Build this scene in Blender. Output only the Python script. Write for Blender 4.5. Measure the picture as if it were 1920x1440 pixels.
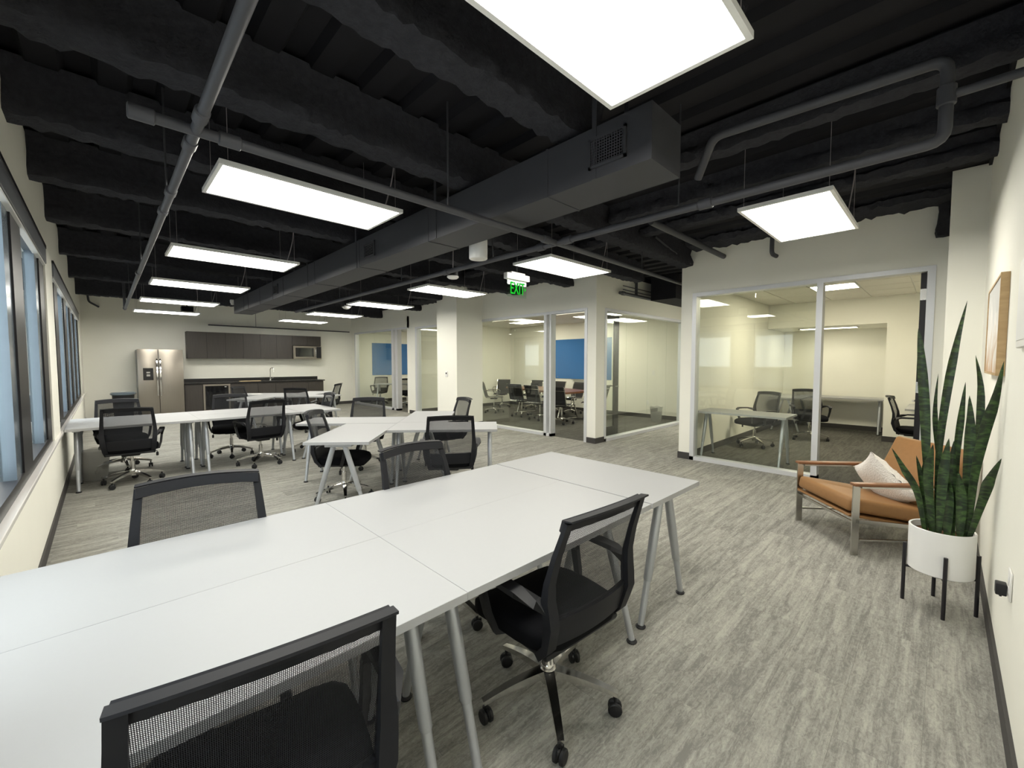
import bpy, bmesh, math, random
from mathutils import Vector, Matrix
random.seed(7)
for o in list(bpy.data.objects): bpy.data.objects.remove(o, do_unlink=True)
SC = bpy.context.scene
COL = SC.collection
PI = math.pi

# ------------------------------------------------------------------ camera
CAMH = 1.47
F = 788.25
yaw, pitch = math.radians(45.817), math.radians(-2.914)
fw = Vector((math.cos(yaw)*math.cos(pitch), math.sin(yaw)*math.cos(pitch), math.sin(pitch)))
rt = fw.cross(Vector((0, 0, 1))).normalized()
up = rt.cross(fw)
cam = bpy.data.cameras.new('camera')
cam.sensor_fit = 'HORIZONTAL'; cam.sensor_width = 36.0; cam.lens = F/1920*36.0
cam.clip_start = 0.02; cam.clip_end = 300
camo = bpy.data.objects.new('camera', cam); COL.objects.link(camo)
camo.matrix_world = Matrix(((rt.x, up.x, -fw.x, 0), (rt.y, up.y, -fw.y, 0), (rt.z, up.z, -fw.z, CAMH), (0, 0, 0, 1)))
SC.camera = camo

def pix(px, py, X):
    """point on the plane x = X seen at a pixel of the 1920x1440 photograph"""
    d = rt*(px-960) - up*(py-720) + fw*F
    t = X/d.x
    return Vector((X, d.y*t, CAMH+d.z*t))

# ------------------------------------------------------------------ sky and exposure
w = bpy.data.worlds.new('sky'); SC.world = w; w.use_nodes = True
bgn = w.node_tree.nodes['Background']
bgn.inputs[0].default_value = (0.92, 0.96, 1.0, 1); bgn.inputs[1].default_value = 5.0
SC.view_settings.view_transform = 'Standard'; SC.view_settings.look = 'None'
SC.view_settings.gamma = 1.0; SC.view_settings.use_curve_mapping = False
SC.view_settings.exposure = 0.35
PANEL = 17.0          # radiance of the hung light panels
TROFFER = 10.0         # radiance of the lights set into the office ceilings

# ------------------------------------------------------------------ materials
MATS = {}
def newmat(name):
    m = bpy.data.materials.new(name); m.use_nodes = True
    MATS[name] = m
    nt = m.node_tree
    return m, nt, nt.nodes['Principled BSDF']
def N(nt, typ, **kw):
    n = nt.nodes.new(typ)
    for k, v in kw.items(): setattr(n, k, v)
    return n
def mat(name, col, rough=0.5, metal=0.0, spec=0.5, vary=0.0, vscale=20, bump=0.0, bscale=200, coat=0.0):
    m, nt, b = newmat(name)
    b.inputs['Base Color'].default_value = (*col, 1)
    b.inputs['Roughness'].default_value = rough
    b.inputs['Metallic'].default_value = metal
    b.inputs['Specular IOR Level'].default_value = spec
    b.inputs['Coat Weight'].default_value = coat
    tc = N(nt, 'ShaderNodeTexCoord')
    if vary > 0:
        nz = N(nt, 'ShaderNodeTexNoise'); nz.inputs['Scale'].default_value = vscale; nz.inputs['Detail'].default_value = 4
        nt.links.new(tc.outputs['Object'], nz.inputs['Vector'])
        mx = N(nt, 'ShaderNodeMix', data_type='RGBA')
        mx.inputs['A'].default_value = (*[c*(1-vary) for c in col], 1)
        mx.inputs['B'].default_value = (*[min(1, c*(1+vary)) for c in col], 1)
        nt.links.new(nz.outputs['Fac'], mx.inputs['Factor'])
        nt.links.new(mx.outputs['Result'], b.inputs['Base Color'])
    if bump > 0:
        nz2 = N(nt, 'ShaderNodeTexNoise'); nz2.inputs['Scale'].default_value = bscale; nz2.inputs['Detail'].default_value = 3
        nt.links.new(tc.outputs['Object'], nz2.inputs['Vector'])
        bp = N(nt, 'ShaderNodeBump'); bp.inputs['Strength'].default_value = bump; bp.inputs['Distance'].default_value = 0.01
        nt.links.new(nz2.outputs['Fac'], bp.inputs['Height']); nt.links.new(bp.outputs['Normal'], b.inputs['Normal'])
    return m
mat('wall', (0.85, 0.84, 0.76), 0.75, spec=0.25, vary=0.02, vscale=3, bump=0.06, bscale=260)
mat('base_dark', (0.055, 0.052, 0.05), 0.6, spec=0.3)
mat('black_paint', (0.008, 0.008, 0.011), 0.75, spec=0.3, vary=0.3, vscale=6)
mat('fireproof', (0.040, 0.041, 0.048), 0.95, spec=0.1, vary=0.35, vscale=25, bump=0.9, bscale=60)
mat('duct_paint', (0.045, 0.046, 0.053), 0.55, spec=0.4, vary=0.1, vscale=4)
mat('pipe_paint', (0.06, 0.061, 0.07), 0.5, spec=0.4, vary=0.12, vscale=8)
mat('white_desk', (0.385, 0.39, 0.392), 0.5, spec=0.3, vary=0.01, vscale=60)
mat('leg_grey', (0.50, 0.52, 0.55), 0.38, metal=0.55)
mat('black_plastic', (0.011, 0.0115, 0.0135), 0.5, spec=0.4)
mat('frame_plastic', (0.012, 0.0125, 0.0155), 0.55, spec=0.25)
mat('black_fabric', (0.0045, 0.0047, 0.006), 0.9, spec=0.1, vary=0.3, vscale=90, bump=0.25, bscale=700)
mat('chrome', (0.72, 0.71, 0.69), 0.12, metal=1.0)
mat('steel', (0.55, 0.54, 0.51), 0.25, metal=1.0)
mat('alu_frame', (0.66, 0.67, 0.69), 0.4, metal=0.25, spec=0.5)
mat('white_metal', (0.80, 0.80, 0.78), 0.45)
mat('white_plastic', (0.82, 0.81, 0.78), 0.4)
mat('bronze', (0.016, 0.015, 0.017), 0.4, spec=0.3)
mat('sash', (0.20, 0.25, 0.30), 0.22, metal=0.6)
mat('fascia', (0.13, 0.14, 0.155), 0.32, metal=0.5)
mat('sill', (0.80, 0.78, 0.75), 0.18, spec=0.6)
mat('blue_glass', (0.035, 0.16, 0.42), 0.08, spec=0.6, coat=0.4)
mat('tile', (0.78, 0.76, 0.70), 0.9, spec=0.1, vary=0.05, vscale=90, bump=0.2, bscale=300)
mat('grid_white', (0.75, 0.74, 0.70), 0.5)
mat('leather', (0.27, 0.135, 0.048), 0.5, spec=0.4, vary=0.12, vscale=30, bump=0.12, bscale=350)
mat('arm_wood', (0.20, 0.085, 0.035), 0.4, vary=0.3, vscale=14)
mat('shag', (0.84, 0.81, 0.76), 0.95, spec=0.1, vary=0.06, vscale=70, bump=1.0, bscale=90)
mat('pot_white', (0.83, 0.83, 0.82), 0.35)
mat('soil', (0.10, 0.055, 0.03), 0.95, spec=0.1, vary=0.5, vscale=60, bump=0.8, bscale=120)
mat('stand_black', (0.012, 0.011, 0.015), 0.4)
mat('board_dark', (0.012, 0.011, 0.012), 0.25)
mat('bev_glass', (0.008, 0.008, 0.009), 0.06, spec=0.7)
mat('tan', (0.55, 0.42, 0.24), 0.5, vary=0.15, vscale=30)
mat('cable_grey', (0.30, 0.27, 0.28), 0.5)
mat('conf_black', (0.016, 0.016, 0.017), 0.5, spec=0.35)
mat('facade_white', (0.75, 0.76, 0.78), 0.7)
mat('facade_glass', (0.06, 0.075, 0.09), 0.08, spec=0.8)
mat('asphalt', (0.18, 0.18, 0.18), 0.9)

def stainless():
    m, nt, b = newmat('stainless')
    b.inputs['Metallic'].default_value = 0.85; b.inputs['Roughness'].default_value = 0.32
    tc = N(nt, 'ShaderNodeTexCoord'); mp = N(nt, 'ShaderNodeMapping'); mp.inputs['Scale'].default_value = (260, 260, 2)
    nz = N(nt, 'ShaderNodeTexNoise'); nz.inputs['Scale'].default_value = 1.0
    nt.links.new(tc.outputs['Object'], mp.inputs['Vector']); nt.links.new(mp.outputs[0], nz.inputs['Vector'])
    cr = N(nt, 'ShaderNodeValToRGB')
    cr.color_ramp.elements[0].color = (0.31, 0.28, 0.24, 1); cr.color_ramp.elements[1].color = (0.40, 0.365, 0.315, 1)
    nt.links.new(nz.outputs['Fac'], cr.inputs[0]); nt.links.new(cr.outputs[0], b.inputs['Base Color'])
stainless()

def wood(name, c1, c2, scale, rough):
    m, nt, b = newmat(name)
    b.inputs['Roughness'].default_value = rough
    tc = N(nt, 'ShaderNodeTexCoord'); mp = N(nt, 'ShaderNodeMapping'); mp.inputs['Scale'].default_value = scale
    nz = N(nt, 'ShaderNodeTexNoise'); nz.inputs['Scale'].default_value = 1.0; nz.inputs['Detail'].default_value = 6; nz.inputs['Distortion'].default_value = 0.6
    nt.links.new(tc.outputs['Object'], mp.inputs['Vector']); nt.links.new(mp.outputs[0], nz.inputs['Vector'])
    cr = N(nt, 'ShaderNodeValToRGB'); cr.color_ramp.elements[0].position = 0.3; cr.color_ramp.elements[1].position = 0.7
    cr.color_ramp.elements[0].color = (*c1, 1); cr.color_ramp.elements[1].color = (*c2, 1)
    nt.links.new(nz.outputs['Fac'], cr.inputs[0]); nt.links.new(cr.outputs[0], b.inputs['Base Color'])
wood('table_wood', (0.13, 0.05, 0.022), (0.24, 0.10, 0.045), (14, 2, 14), 0.3)
wood('cab_dark', (0.034, 0.029, 0.025), (0.048, 0.041, 0.035), (60, 60, 3), 0.45)
wood('frame_wood', (0.42, 0.28, 0.13), (0.52, 0.36, 0.18), (8, 8, 40), 0.5)

def carpet(name, k):
    m, nt, b = newmat(name)
    b.inputs['Roughness'].default_value = 1.0; b.inputs['Specular IOR Level'].default_value = 0.1
    tc = N(nt, 'ShaderNodeTexCoord'); geo = N(nt, 'ShaderNodeNewGeometry'); oi = N(nt, 'ShaderNodeObjectInfo')
    rnd = N(nt, 'ShaderNodeMath', operation='ADD'); nt.links.new(geo.outputs['Random Per Island'], rnd.inputs[0]); nt.links.new(oi.outputs['Random'], rnd.inputs[1])
    # every plank shows another cut of the pattern
    off = N(nt, 'ShaderNodeVectorMath', operation='SCALE'); off.inputs[0].default_value = (37.0, 91.0, 13.0); nt.links.new(rnd.outputs[0], off.inputs['Scale'])
    ad = N(nt, 'ShaderNodeVectorMath', operation='ADD'); nt.links.new(geo.outputs['Position'], ad.inputs[0]); nt.links.new(off.outputs[0], ad.inputs[1])
    def noise(scale, det, dist=0.0):
        mp = N(nt, 'ShaderNodeMapping'); mp.inputs['Scale'].default_value = scale
        nz = N(nt, 'ShaderNodeTexNoise'); nz.inputs['Scale'].default_value = 1.0; nz.inputs['Detail'].default_value = det
        nz.inputs['Distortion'].default_value = dist; nz.inputs['Roughness'].default_value = 0.65
        nt.links.new(ad.outputs[0], mp.inputs['Vector']); nt.links.new(mp.outputs[0], nz.inputs['Vector'])
        return nz.outputs['Fac']
    a = noise((2.6, 24, 5), 6, 0.6)       # worn streaks along the plank
    c = noise((26, 58, 20), 6, 1.3)       # marbled blotches
    l = noise((3.0, 170, 20), 2)          # thin lines of yarn
    g = noise((240, 420, 240), 2)         # loop pile
    def madd(x, k, y):
        t = N(nt, 'ShaderNodeMath', operation='MULTIPLY_ADD'); nt.links.new(x, t.inputs[0]); t.inputs[1].default_value = k; nt.links.new(y, t.inputs[2]); return t
    t = madd(c, 0.80, a); t = madd(l, 0.28, t.outputs[0]); t2 = madd(g, 0.35, t.outputs[0])
    fr = N(nt, 'ShaderNodeMath', operation='FRACT'); nt.links.new(rnd.outputs[0], fr.inputs[0])
    t3 = N(nt, 'ShaderNodeMath', operation='MULTIPLY_ADD'); nt.links.new(fr.outputs[0], t3.inputs[0]); t3.inputs[1].default_value = 0.10; nt.links.new(t2.outputs[0], t3.inputs[2])
    cr = N(nt, 'ShaderNodeValToRGB')
    el = cr.color_ramp.elements
    el[0].position = 0.70; el[0].color = (0.20*k, 0.195*k, 0.177*k, 1)
    el[1].position = 0.96; el[1].color = (0.40*k, 0.39*k, 0.345*k, 1)
    e = el.new(0.83); e.color = (0.30*k, 0.293*k, 0.262*k, 1)
    sc = N(nt, 'ShaderNodeMath', operation='MULTIPLY'); nt.links.new(t3.outputs[0], sc.inputs[0]); sc.inputs[1].default_value = 0.65
    nt.links.new(sc.outputs[0], cr.inputs[0]); nt.links.new(cr.outputs[0], b.inputs['Base Color'])
    bp = N(nt, 'ShaderNodeBump'); bp.inputs['Strength'].default_value = 0.5; bp.inputs['Distance'].default_value = 0.004
    nt.links.new(g, bp.inputs['Height']); nt.links.new(bp.outputs['Normal'], b.inputs['Normal'])
carpet('carpet', 1.0)
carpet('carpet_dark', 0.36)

def mesh_fabric(name, pitch, hole, col):
    m, nt, b = newmat(name)
    b.inputs['Base Color'].default_value = (*col, 1); b.inputs['Roughness'].default_value = 0.7; b.inputs['Specular IOR Level'].default_value = 0.25
    tc = N(nt, 'ShaderNodeTexCoord'); sp = N(nt, 'ShaderNodeSeparateXYZ'); nt.links.new(tc.outputs['Object'], sp.inputs[0])
    def slot(out, p):
        d = N(nt, 'ShaderNodeMath', operation='DIVIDE'); nt.links.new(out, d.inputs[0]); d.inputs[1].default_value = p
        f_ = N(nt, 'ShaderNodeMath', operation='FRACT'); nt.links.new(d.outputs[0], f_.inputs[0])
        l = N(nt, 'ShaderNodeMath', operation='LESS_THAN'); nt.links.new(f_.outputs[0], l.inputs[0]); l.inputs[1].default_value = hole
        return l.outputs[0]
    mu = N(nt, 'ShaderNodeMath', operation='MULTIPLY')
    nt.links.new(slot(sp.outputs['X'], pitch), mu.inputs[0]); nt.links.new(slot(sp.outputs['Z'], pitch*1.25), mu.inputs[1])
    tr = N(nt, 'ShaderNodeBsdfTransparent'); mx = N(nt, 'ShaderNodeMixShader')
    nt.links.new(mu.outputs[0], mx.inputs[0]); nt.links.new(b.outputs[0], mx.inputs[1]); nt.links.new(tr.outputs[0], mx.inputs[2])
    nt.links.new(mx.outputs[0], nt.nodes['Material Output'].inputs[0])
mesh_fabric('back_mesh', 0.0034, 0.60, (0.012, 0.013, 0.016))

def glass(name, tint, refl=1.0, rough=0.0):
    m, nt, b = newmat(name); nt.nodes.remove(b)
    tr = N(nt, 'ShaderNodeBsdfTransparent'); tr.inputs[0].default_value = (*tint, 1)
    gl = N(nt, 'ShaderNodeBsdfGlossy'); gl.inputs['Roughness'].default_value = rough; gl.inputs[0].default_value = (0.95, 0.97, 0.95, 1)
    lw = N(nt, 'ShaderNodeLayerWeight'); lw.inputs[0].default_value = 0.5
    pw = N(nt, 'ShaderNodeMath', operation='POWER'); nt.links.new(lw.outputs['Facing'], pw.inputs[0]); pw.inputs[1].default_value = 5.0
    mu = N(nt, 'ShaderNodeMath', operation='MULTIPLY_ADD'); nt.links.new(pw.outputs[0], mu.inputs[0]); mu.inputs[1].default_value = 0.9*refl; mu.inputs[2].default_value = 0.04*refl
    mx = N(nt, 'ShaderNodeMixShader'); nt.links.new(mu.outputs[0], mx.inputs[0]); nt.links.new(tr.outputs[0], mx.inputs[1]); nt.links.new(gl.outputs[0], mx.inputs[2])
    nt.links.new(mx.outputs[0], nt.nodes['Material Output'].inputs[0])
glass('office_glass', (0.955, 0.972, 0.945))
glass('window_glass', (0.95, 0.97, 0.965), 0.8)
def frosted(name, col, fac):
    m, nt, b = newmat(name)
    b.inputs['Base Color'].default_value = (*col, 1); b.inputs['Roughness'].default_value = 0.35
    tr = N(nt, 'ShaderNodeBsdfTransparent'); mx = N(nt, 'ShaderNodeMixShader'); mx.inputs[0].default_value = fac
    nt.links.new(tr.outputs[0], mx.inputs[1]); nt.links.new(b.outputs[0], mx.inputs[2]); nt.links.new(mx.outputs[0], nt.nodes['Material Output'].inputs[0])
frosted('bin_plastic', (0.50, 0.50, 0.47), 0.28)
glass('acrylic', (0.86, 0.93, 0.88), 1.0)

def emit(name, col, s):
    m, nt, b = newmat(name); nt.nodes.remove(b)
    e = N(nt, 'ShaderNodeEmission'); e.inputs[0].default_value = (*col, 1); e.inputs[1].default_value = s
    nt.links.new(e.outputs[0], nt.nodes['Material Output'].inputs[0])
emit('panel_light', (1.0, 0.965, 0.87), PANEL)
emit('troffer_light', (1.0, 0.94, 0.74), TROFFER)
emit('office_light', (1.0, 0.92, 0.70), TROFFER*4.5)
emit('exit_green', (0.03, 1.0, 0.06), 0.5)

def leafmat():
    m, nt, b = newmat('snake_leaf')
    b.inputs['Roughness'].default_value = 0.4
    tc = N(nt, 'ShaderNodeTexCoord'); mp = N(nt, 'ShaderNodeMapping'); mp.inputs['Scale'].default_value = (14, 14, 34)
    nz = N(nt, 'ShaderNodeTexNoise'); nz.inputs['Scale'].default_value = 1.0; nz.inputs['Detail'].default_value = 4; nz.inputs['Distortion'].default_value = 1.2
    nt.links.new(tc.outputs['Object'], mp.inputs['Vector']); nt.links.new(mp.outputs[0], nz.inputs['Vector'])
    cr = N(nt, 'ShaderNodeValToRGB'); cr.color_ramp.elements[0].position = 0.42; cr.color_ramp.elements[1].position = 0.66
    cr.color_ramp.elements[0].color = (0.010, 0.024, 0.008, 1); cr.color_ramp.elements[1].color = (0.058, 0.115, 0.030, 1)
    nt.links.new(nz.outputs['Fac'], cr.inputs[0]); nt.links.new(cr.outputs[0], b.inputs['Base Color'])
leafmat()

def artmat():
    m, nt, b = newmat('canvas_print')
    b.inputs['Roughness'].default_value = 0.8
    tc = N(nt, 'ShaderNodeTexCoord'); nz = N(nt, 'ShaderNodeTexNoise'); nz.inputs['Scale'].default_value = 3.2; nz.inputs['Detail'].default_value = 5; nz.inputs['Distortion'].default_value = 1.5
    nt.links.new(tc.outputs['Object'], nz.inputs['Vector'])
    sp = N(nt, 'ShaderNodeSeparateXYZ'); nt.links.new(tc.outputs['Object'], sp.inputs[0])
    ad = N(nt, 'ShaderNodeMath', operation='MULTIPLY_ADD'); nt.links.new(sp.outputs['Z'], ad.inputs[0]); ad.inputs[1].default_value = 1.0; ad.inputs[2].default_value = -0.15
    a2 = N(nt, 'ShaderNodeMath', operation='MULTIPLY_ADD'); nt.links.new(nz.outputs['Fac'], a2.inputs[0]); a2.inputs[1].default_value = 0.8; nt.links.new(ad.outputs[0], a2.inputs[2])
    cr = N(nt, 'ShaderNodeValToRGB')
    el = cr.color_ramp.elements
    el[0].position = 0.25; el[0].color = (0.50, 0.33, 0.20, 1); el[1].position = 0.62; el[1].color = (0.55, 0.55, 0.53, 1)
    e = el.new(0.36); e.color = (0.62, 0.54, 0.45, 1); e = el.new(0.46); e.color = (0.72, 0.70, 0.66, 1)
    nt.links.new(a2.outputs[0], cr.inputs[0]); nt.links.new(cr.outputs[0], b.inputs['Base Color'])
artmat()

# ------------------------------------------------------------------ mesh helpers
class MB:
    def __init__(s): s.v = []; s.f = []
    def add(s, vs, fs):
        k = len(s.v); s.v += [tuple(p) for p in vs]; s.f += [tuple(i+k for i in q) for q in fs]
    def box(s, x0, x1, y0, y1, z0, z1, M=None):
        vs = [(x, y, z) for z in (z0, z1) for x, y in ((x0, y0), (x1, y0), (x1, y1), (x0, y1))]
        if M is not None: vs = [M @ Vector(p) for p in vs]
        s.add(vs, [(3, 2, 1, 0), (4, 5, 6, 7), (0, 1, 5, 4), (1, 2, 6, 5), (2, 3, 7, 6), (3, 0, 4, 7)])
        return s
    def rbox(s, x0, x1, y0, y1, z0, z1, r, seg=2, fn=None):
        bm = bmesh.new(); bmesh.ops.create_cube(bm, size=1)
        for v in bm.verts: v.co = Vector((x0+(v.co.x+.5)*(x1-x0), y0+(v.co.y+.5)*(y1-y0), z0+(v.co.z+.5)*(z1-z0)))
        bmesh.ops.bevel(bm, geom=bm.edges[:], offset=r, segments=seg, affect='EDGES', profile=0.5)
        bm.verts.index_update()
        vs = [fn(v.co) if fn else v.co.copy() for v in bm.verts]
        s.add(vs, [[v.index for v in f.verts] for f in bm.faces]); bm.free(); return s
    def tube(s, pts, r, seg=8, caps=True):
        pts = [Vector(p) for p in pts]; n = len(pts)
        rs = r if isinstance(r, (list, tuple)) else [r]*n
        k = len(s.v); prev = None
        for i, p in enumerate(pts):
            t = (pts[min(i+1, n-1)]-pts[max(i-1, 0)]).normalized()
            if prev is None:
                a = Vector((0, 0, 1)) if abs(t.z) < .9 else Vector((1, 0, 0))
                u = t.cross(a).normalized()
            else:
                u = (prev - t*prev.dot(t)).normalized()
            prev = u; v = t.cross(u)
            for j in range(seg):
                a = 2*PI*j/seg; s.v.append(tuple(p+(u*math.cos(a)+v*math.sin(a))*rs[i]))
        for i in range(n-1):
            for j in range(seg):
                j2 = (j+1) % seg
                s.f.append((k+i*seg+j, k+(i+1)*seg+j, k+(i+1)*seg+j2, k+i*seg+j2)[::-1])
        if caps:
            s.f.append(tuple(k+j for j in range(seg))[::-1] if False else tuple(k+j for j in range(seg)))
            s.f.append(tuple(k+(n-1)*seg+j for j in range(seg))[::-1])
        return s
    def bar(s, pts, wd, th, ref):
        """flat bar: wd measured along ref (made square to the path), th across"""
        pts = [Vector(p) for p in pts]; n = len(pts); k = len(s.v)
        ws = wd if isinstance(wd, (list, tuple)) else [wd]*n
        ts = th if isinstance(th, (list, tuple)) else [th]*n
        for i, p in enumerate(pts):
            t = (pts[min(i+1, n-1)]-pts[max(i-1, 0)]).normalized()
            r = Vector(ref[i] if isinstance(ref, list) else ref); r = (r-t*r.dot(t)).normalized(); q = t.cross(r)
            for a, b in ((-1, -1), (1, -1), (1, 1), (-1, 1)): s.v.append(tuple(p+r*(a*ws[i]/2)+q*(b*ts[i]/2)))
        for i in range(n-1):
            for j in range(4):
                j2 = (j+1) % 4; s.f.append((k+i*4+j, k+i*4+j2, k+(i+1)*4+j2, k+(i+1)*4+j))
        s.f.append((k+3, k+2, k+1, k)); e = k+(n-1)*4; s.f.append((e, e+1, e+2, e+3)); return s
    def lathe(s, prof, seg=24, c=(0, 0, 0), caps=True):
        k = len(s.v)
        for r, z in prof:
            for j in range(seg):
                a = 2*PI*j/seg; s.v.append((c[0]+r*math.cos(a), c[1]+r*math.sin(a), c[2]+z))
        for i in range(len(prof)-1):
            for j in range(seg):
                j2 = (j+1) % seg; s.f.append((k+i*seg+j, k+i*seg+j2, k+(i+1)*seg+j2, k+(i+1)*seg+j))
        if caps:
            s.f.append(tuple(k+j for j in range(seg))[::-1]); e = k+(len(prof)-1)*seg; s.f.append(tuple(e+j for j in range(seg)))
        return s
    def prism(s, poly, z0, z1):
        n = len(poly)
        s.add([(x, y, z0) for x, y in poly]+[(x, y, z1) for x, y in poly],
              [tuple(range(n))[::-1], tuple(range(n, 2*n))]+[(i, (i+1) % n, n+(i+1) % n, n+i) for i in range(n)]); return s
    def grid(s, fn, nu, nv, thick=0.0):
        P = [[Vector(fn(i/nu, j/nv)) for j in range(nv+1)] for i in range(nu+1)]
        k = len(s.v); W = nv+1
        s.v += [tuple(p) for r in P for p in r]
        s.f += [(k+i*W+j, k+(i+1)*W+j, k+(i+1)*W+j+1, k+i*W+j+1) for i in range(nu) for j in range(nv)]
        if thick:
            k2 = len(s.v)
            for i in range(nu+1):
                for j in range(nv+1):
                    du = P[min(i+1, nu)][j]-P[max(i-1, 0)][j]; dv = P[i][min(j+1, nv)]-P[i][max(j-1, 0)]
                    s.v.append(tuple(P[i][j]-du.cross(dv).normalized()*thick))
            s.f += [(k2+i*W+j, k2+i*W+j+1, k2+(i+1)*W+j+1, k2+(i+1)*W+j) for i in range(nu) for j in range(nv)]
            rim = [(i, 0) for i in range(nu)]+[(nu, j) for j in range(nv)]+[(i, nv) for i in range(nu, 0, -1)]+[(0, j) for j in range(nv, 0, -1)]
            for a in range(len(rim)):
                p, q = rim[a], rim[(a+1) % len(rim)]
                A, B = p[0]*W+p[1], q[0]*W+q[1]; s.f.append((k+B, k+A, k2+A, k2+B))
        return s
    def mesh(s, name, m, smooth=True, angle=38):
        me = bpy.data.meshes.new(name); me.from_pydata(s.v, [], s.f); me.materials.append(MATS[m])
        bm = bmesh.new(); bm.from_mesh(me); bmesh.ops.recalc_face_normals(bm, faces=bm.faces[:]); bm.to_mesh(me); bm.free()
        if smooth:
            me.polygons.foreach_set('use_smooth', [True]*len(me.polygons)); me.set_sharp_from_angle(angle=math.radians(angle))
        me.update(); return me
    def build(s, name, m, parent=None, smooth=True, angle=38):
        return link(name, s.mesh(name, m, smooth, angle), parent)
def link(name, me, parent=None, loc=None, rz=None):
    o = bpy.data.objects.new(name, me); COL.objects.link(o)
    if parent: o.parent = parent
    if loc is not None: o.location = loc
    if rz is not None: o.rotation_euler = (0, 0, rz)
    return o
def tag(o, label=None, cat=None, group=None, kind=None):
    if label: o['label'] = label
    if cat: o['category'] = cat
    if group: o['group'] = group
    if kind: o['kind'] = kind
    return o
def thing(name, label, cat, loc=(0, 0, 0), rz=0.0, group=None):
    o = bpy.data.objects.new(name, None); COL.objects.link(o); o.empty_display_size = .05
    o.location = loc; o.rotation_euler = (0, 0, rz); return tag(o, label, cat, group)
def struct(name, mb, m, parent=None, smooth=False):
    o = mb.build(name, m, parent, smooth)
    if parent is None: o['kind'] = 'structure'
    return o
def dup(root, loc, rz, label, group=None):
    r = root.copy(); COL.objects.link(r); r.location = loc; r.rotation_euler = (0, 0, rz); r['label'] = label
    if group: r['group'] = group
    for ch in list(root.children):
        c = ch.copy(); COL.objects.link(c); c.parent = r
        for g in list(ch.children):
            d = g.copy(); COL.objects.link(d); d.parent = c
    return r

# ================================================================== THE SETTING
XL, YR, YK, XG = -0.36, -0.222, 14.9, 6.35       # window wall, right wall, kitchen wall, glass fronts
ZC = 3.20                                        # underside of the deck
SILL, HEAD = 0.715, 2.57

# floor and carpet planks
floor = struct('floor', MB().box(-0.9, 12.2, -0.5, 15.2, -0.2, -0.0015), 'carpet')
PW, PL = 0.25, 1.0
planks = []
for r in range(-2, 61):
    y0 = YR+r*PW-0.02
    off = ((r*0.37) % 1.0)*PL
    for q in range(-2, 13):
        x0 = XL+off+q*PL
        x1 = x0+PL; ya, yb = y0, y0+PW
        x0, x1 = max(x0, XL-0.05), min(x1, 12.0); ya, yb = max(ya, YR-0.05), min(yb, YK)
        if x1-x0 < 0.02 or yb-ya < 0.02: continue
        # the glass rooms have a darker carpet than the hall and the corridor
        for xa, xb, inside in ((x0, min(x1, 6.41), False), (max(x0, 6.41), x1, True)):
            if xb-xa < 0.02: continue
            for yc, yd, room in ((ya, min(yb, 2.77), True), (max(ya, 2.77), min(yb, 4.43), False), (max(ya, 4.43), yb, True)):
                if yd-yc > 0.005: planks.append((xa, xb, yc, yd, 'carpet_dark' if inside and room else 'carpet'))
def plank_key(p):
    cx, cy = (p[0]+p[1])/2, (p[2]+p[3])/2
    d = Vector((cx, cy, -CAMH)); dep = d.dot(fw)
    if dep < 0.3: return 1e6
    sx, sy = 960+F*d.dot(rt)/dep, 720-F*d.dot(up)/dep
    if not (-150 < sx < 2070 and 300 < sy < 1640): return 1e5+dep
    return dep
planks.sort(key=plank_key)
g_ = 0.0001
pm_cache = {}
for k, (x0, x1, y0, y1, cm) in enumerate(planks[:300]):
    key = (round(x1-x0, 4), round(y1-y0, 4), cm)
    if key not in pm_cache:
        a, b_ = (x1-x0)/2-g_, (y1-y0)/2-g_
        m_ = MB(); e_ = 0.0009
        m_.add([(-a, -b_, -0.0010), (a, -b_, -0.0010), (a, b_, -0.0010), (-a, b_, -0.0010), (-a+e_, -b_+e_, 0), (a-e_, -b_+e_, 0), (a-e_, b_-e_, 0), (-a+e_, b_-e_, 0)],
               [(4, 5, 6, 7), (0, 1, 5, 4), (1, 2, 6, 5), (2, 3, 7, 6), (3, 0, 4, 7)])
        pm_cache[key] = m_.mesh('carpet_plank', cm, False)
    link('carpet_plank', pm_cache[key], floor, ((x0+x1)/2, (y0+y1)/2, -random.random()*0.0003))
for cm, nm in (('carpet', 'carpet_planks_far'), ('carpet_dark', 'carpet_planks_rooms')):
    m_ = MB()
    for x0, x1, y0, y1, c_ in planks[300:]:
        if c_ == cm: m_.box(x0+g_, x1-g_, y0+g_, y1-g_, -0.0014, 0)
    o = m_.build(nm, cm, floor, False); o['kind'] = 'stuff'

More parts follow.
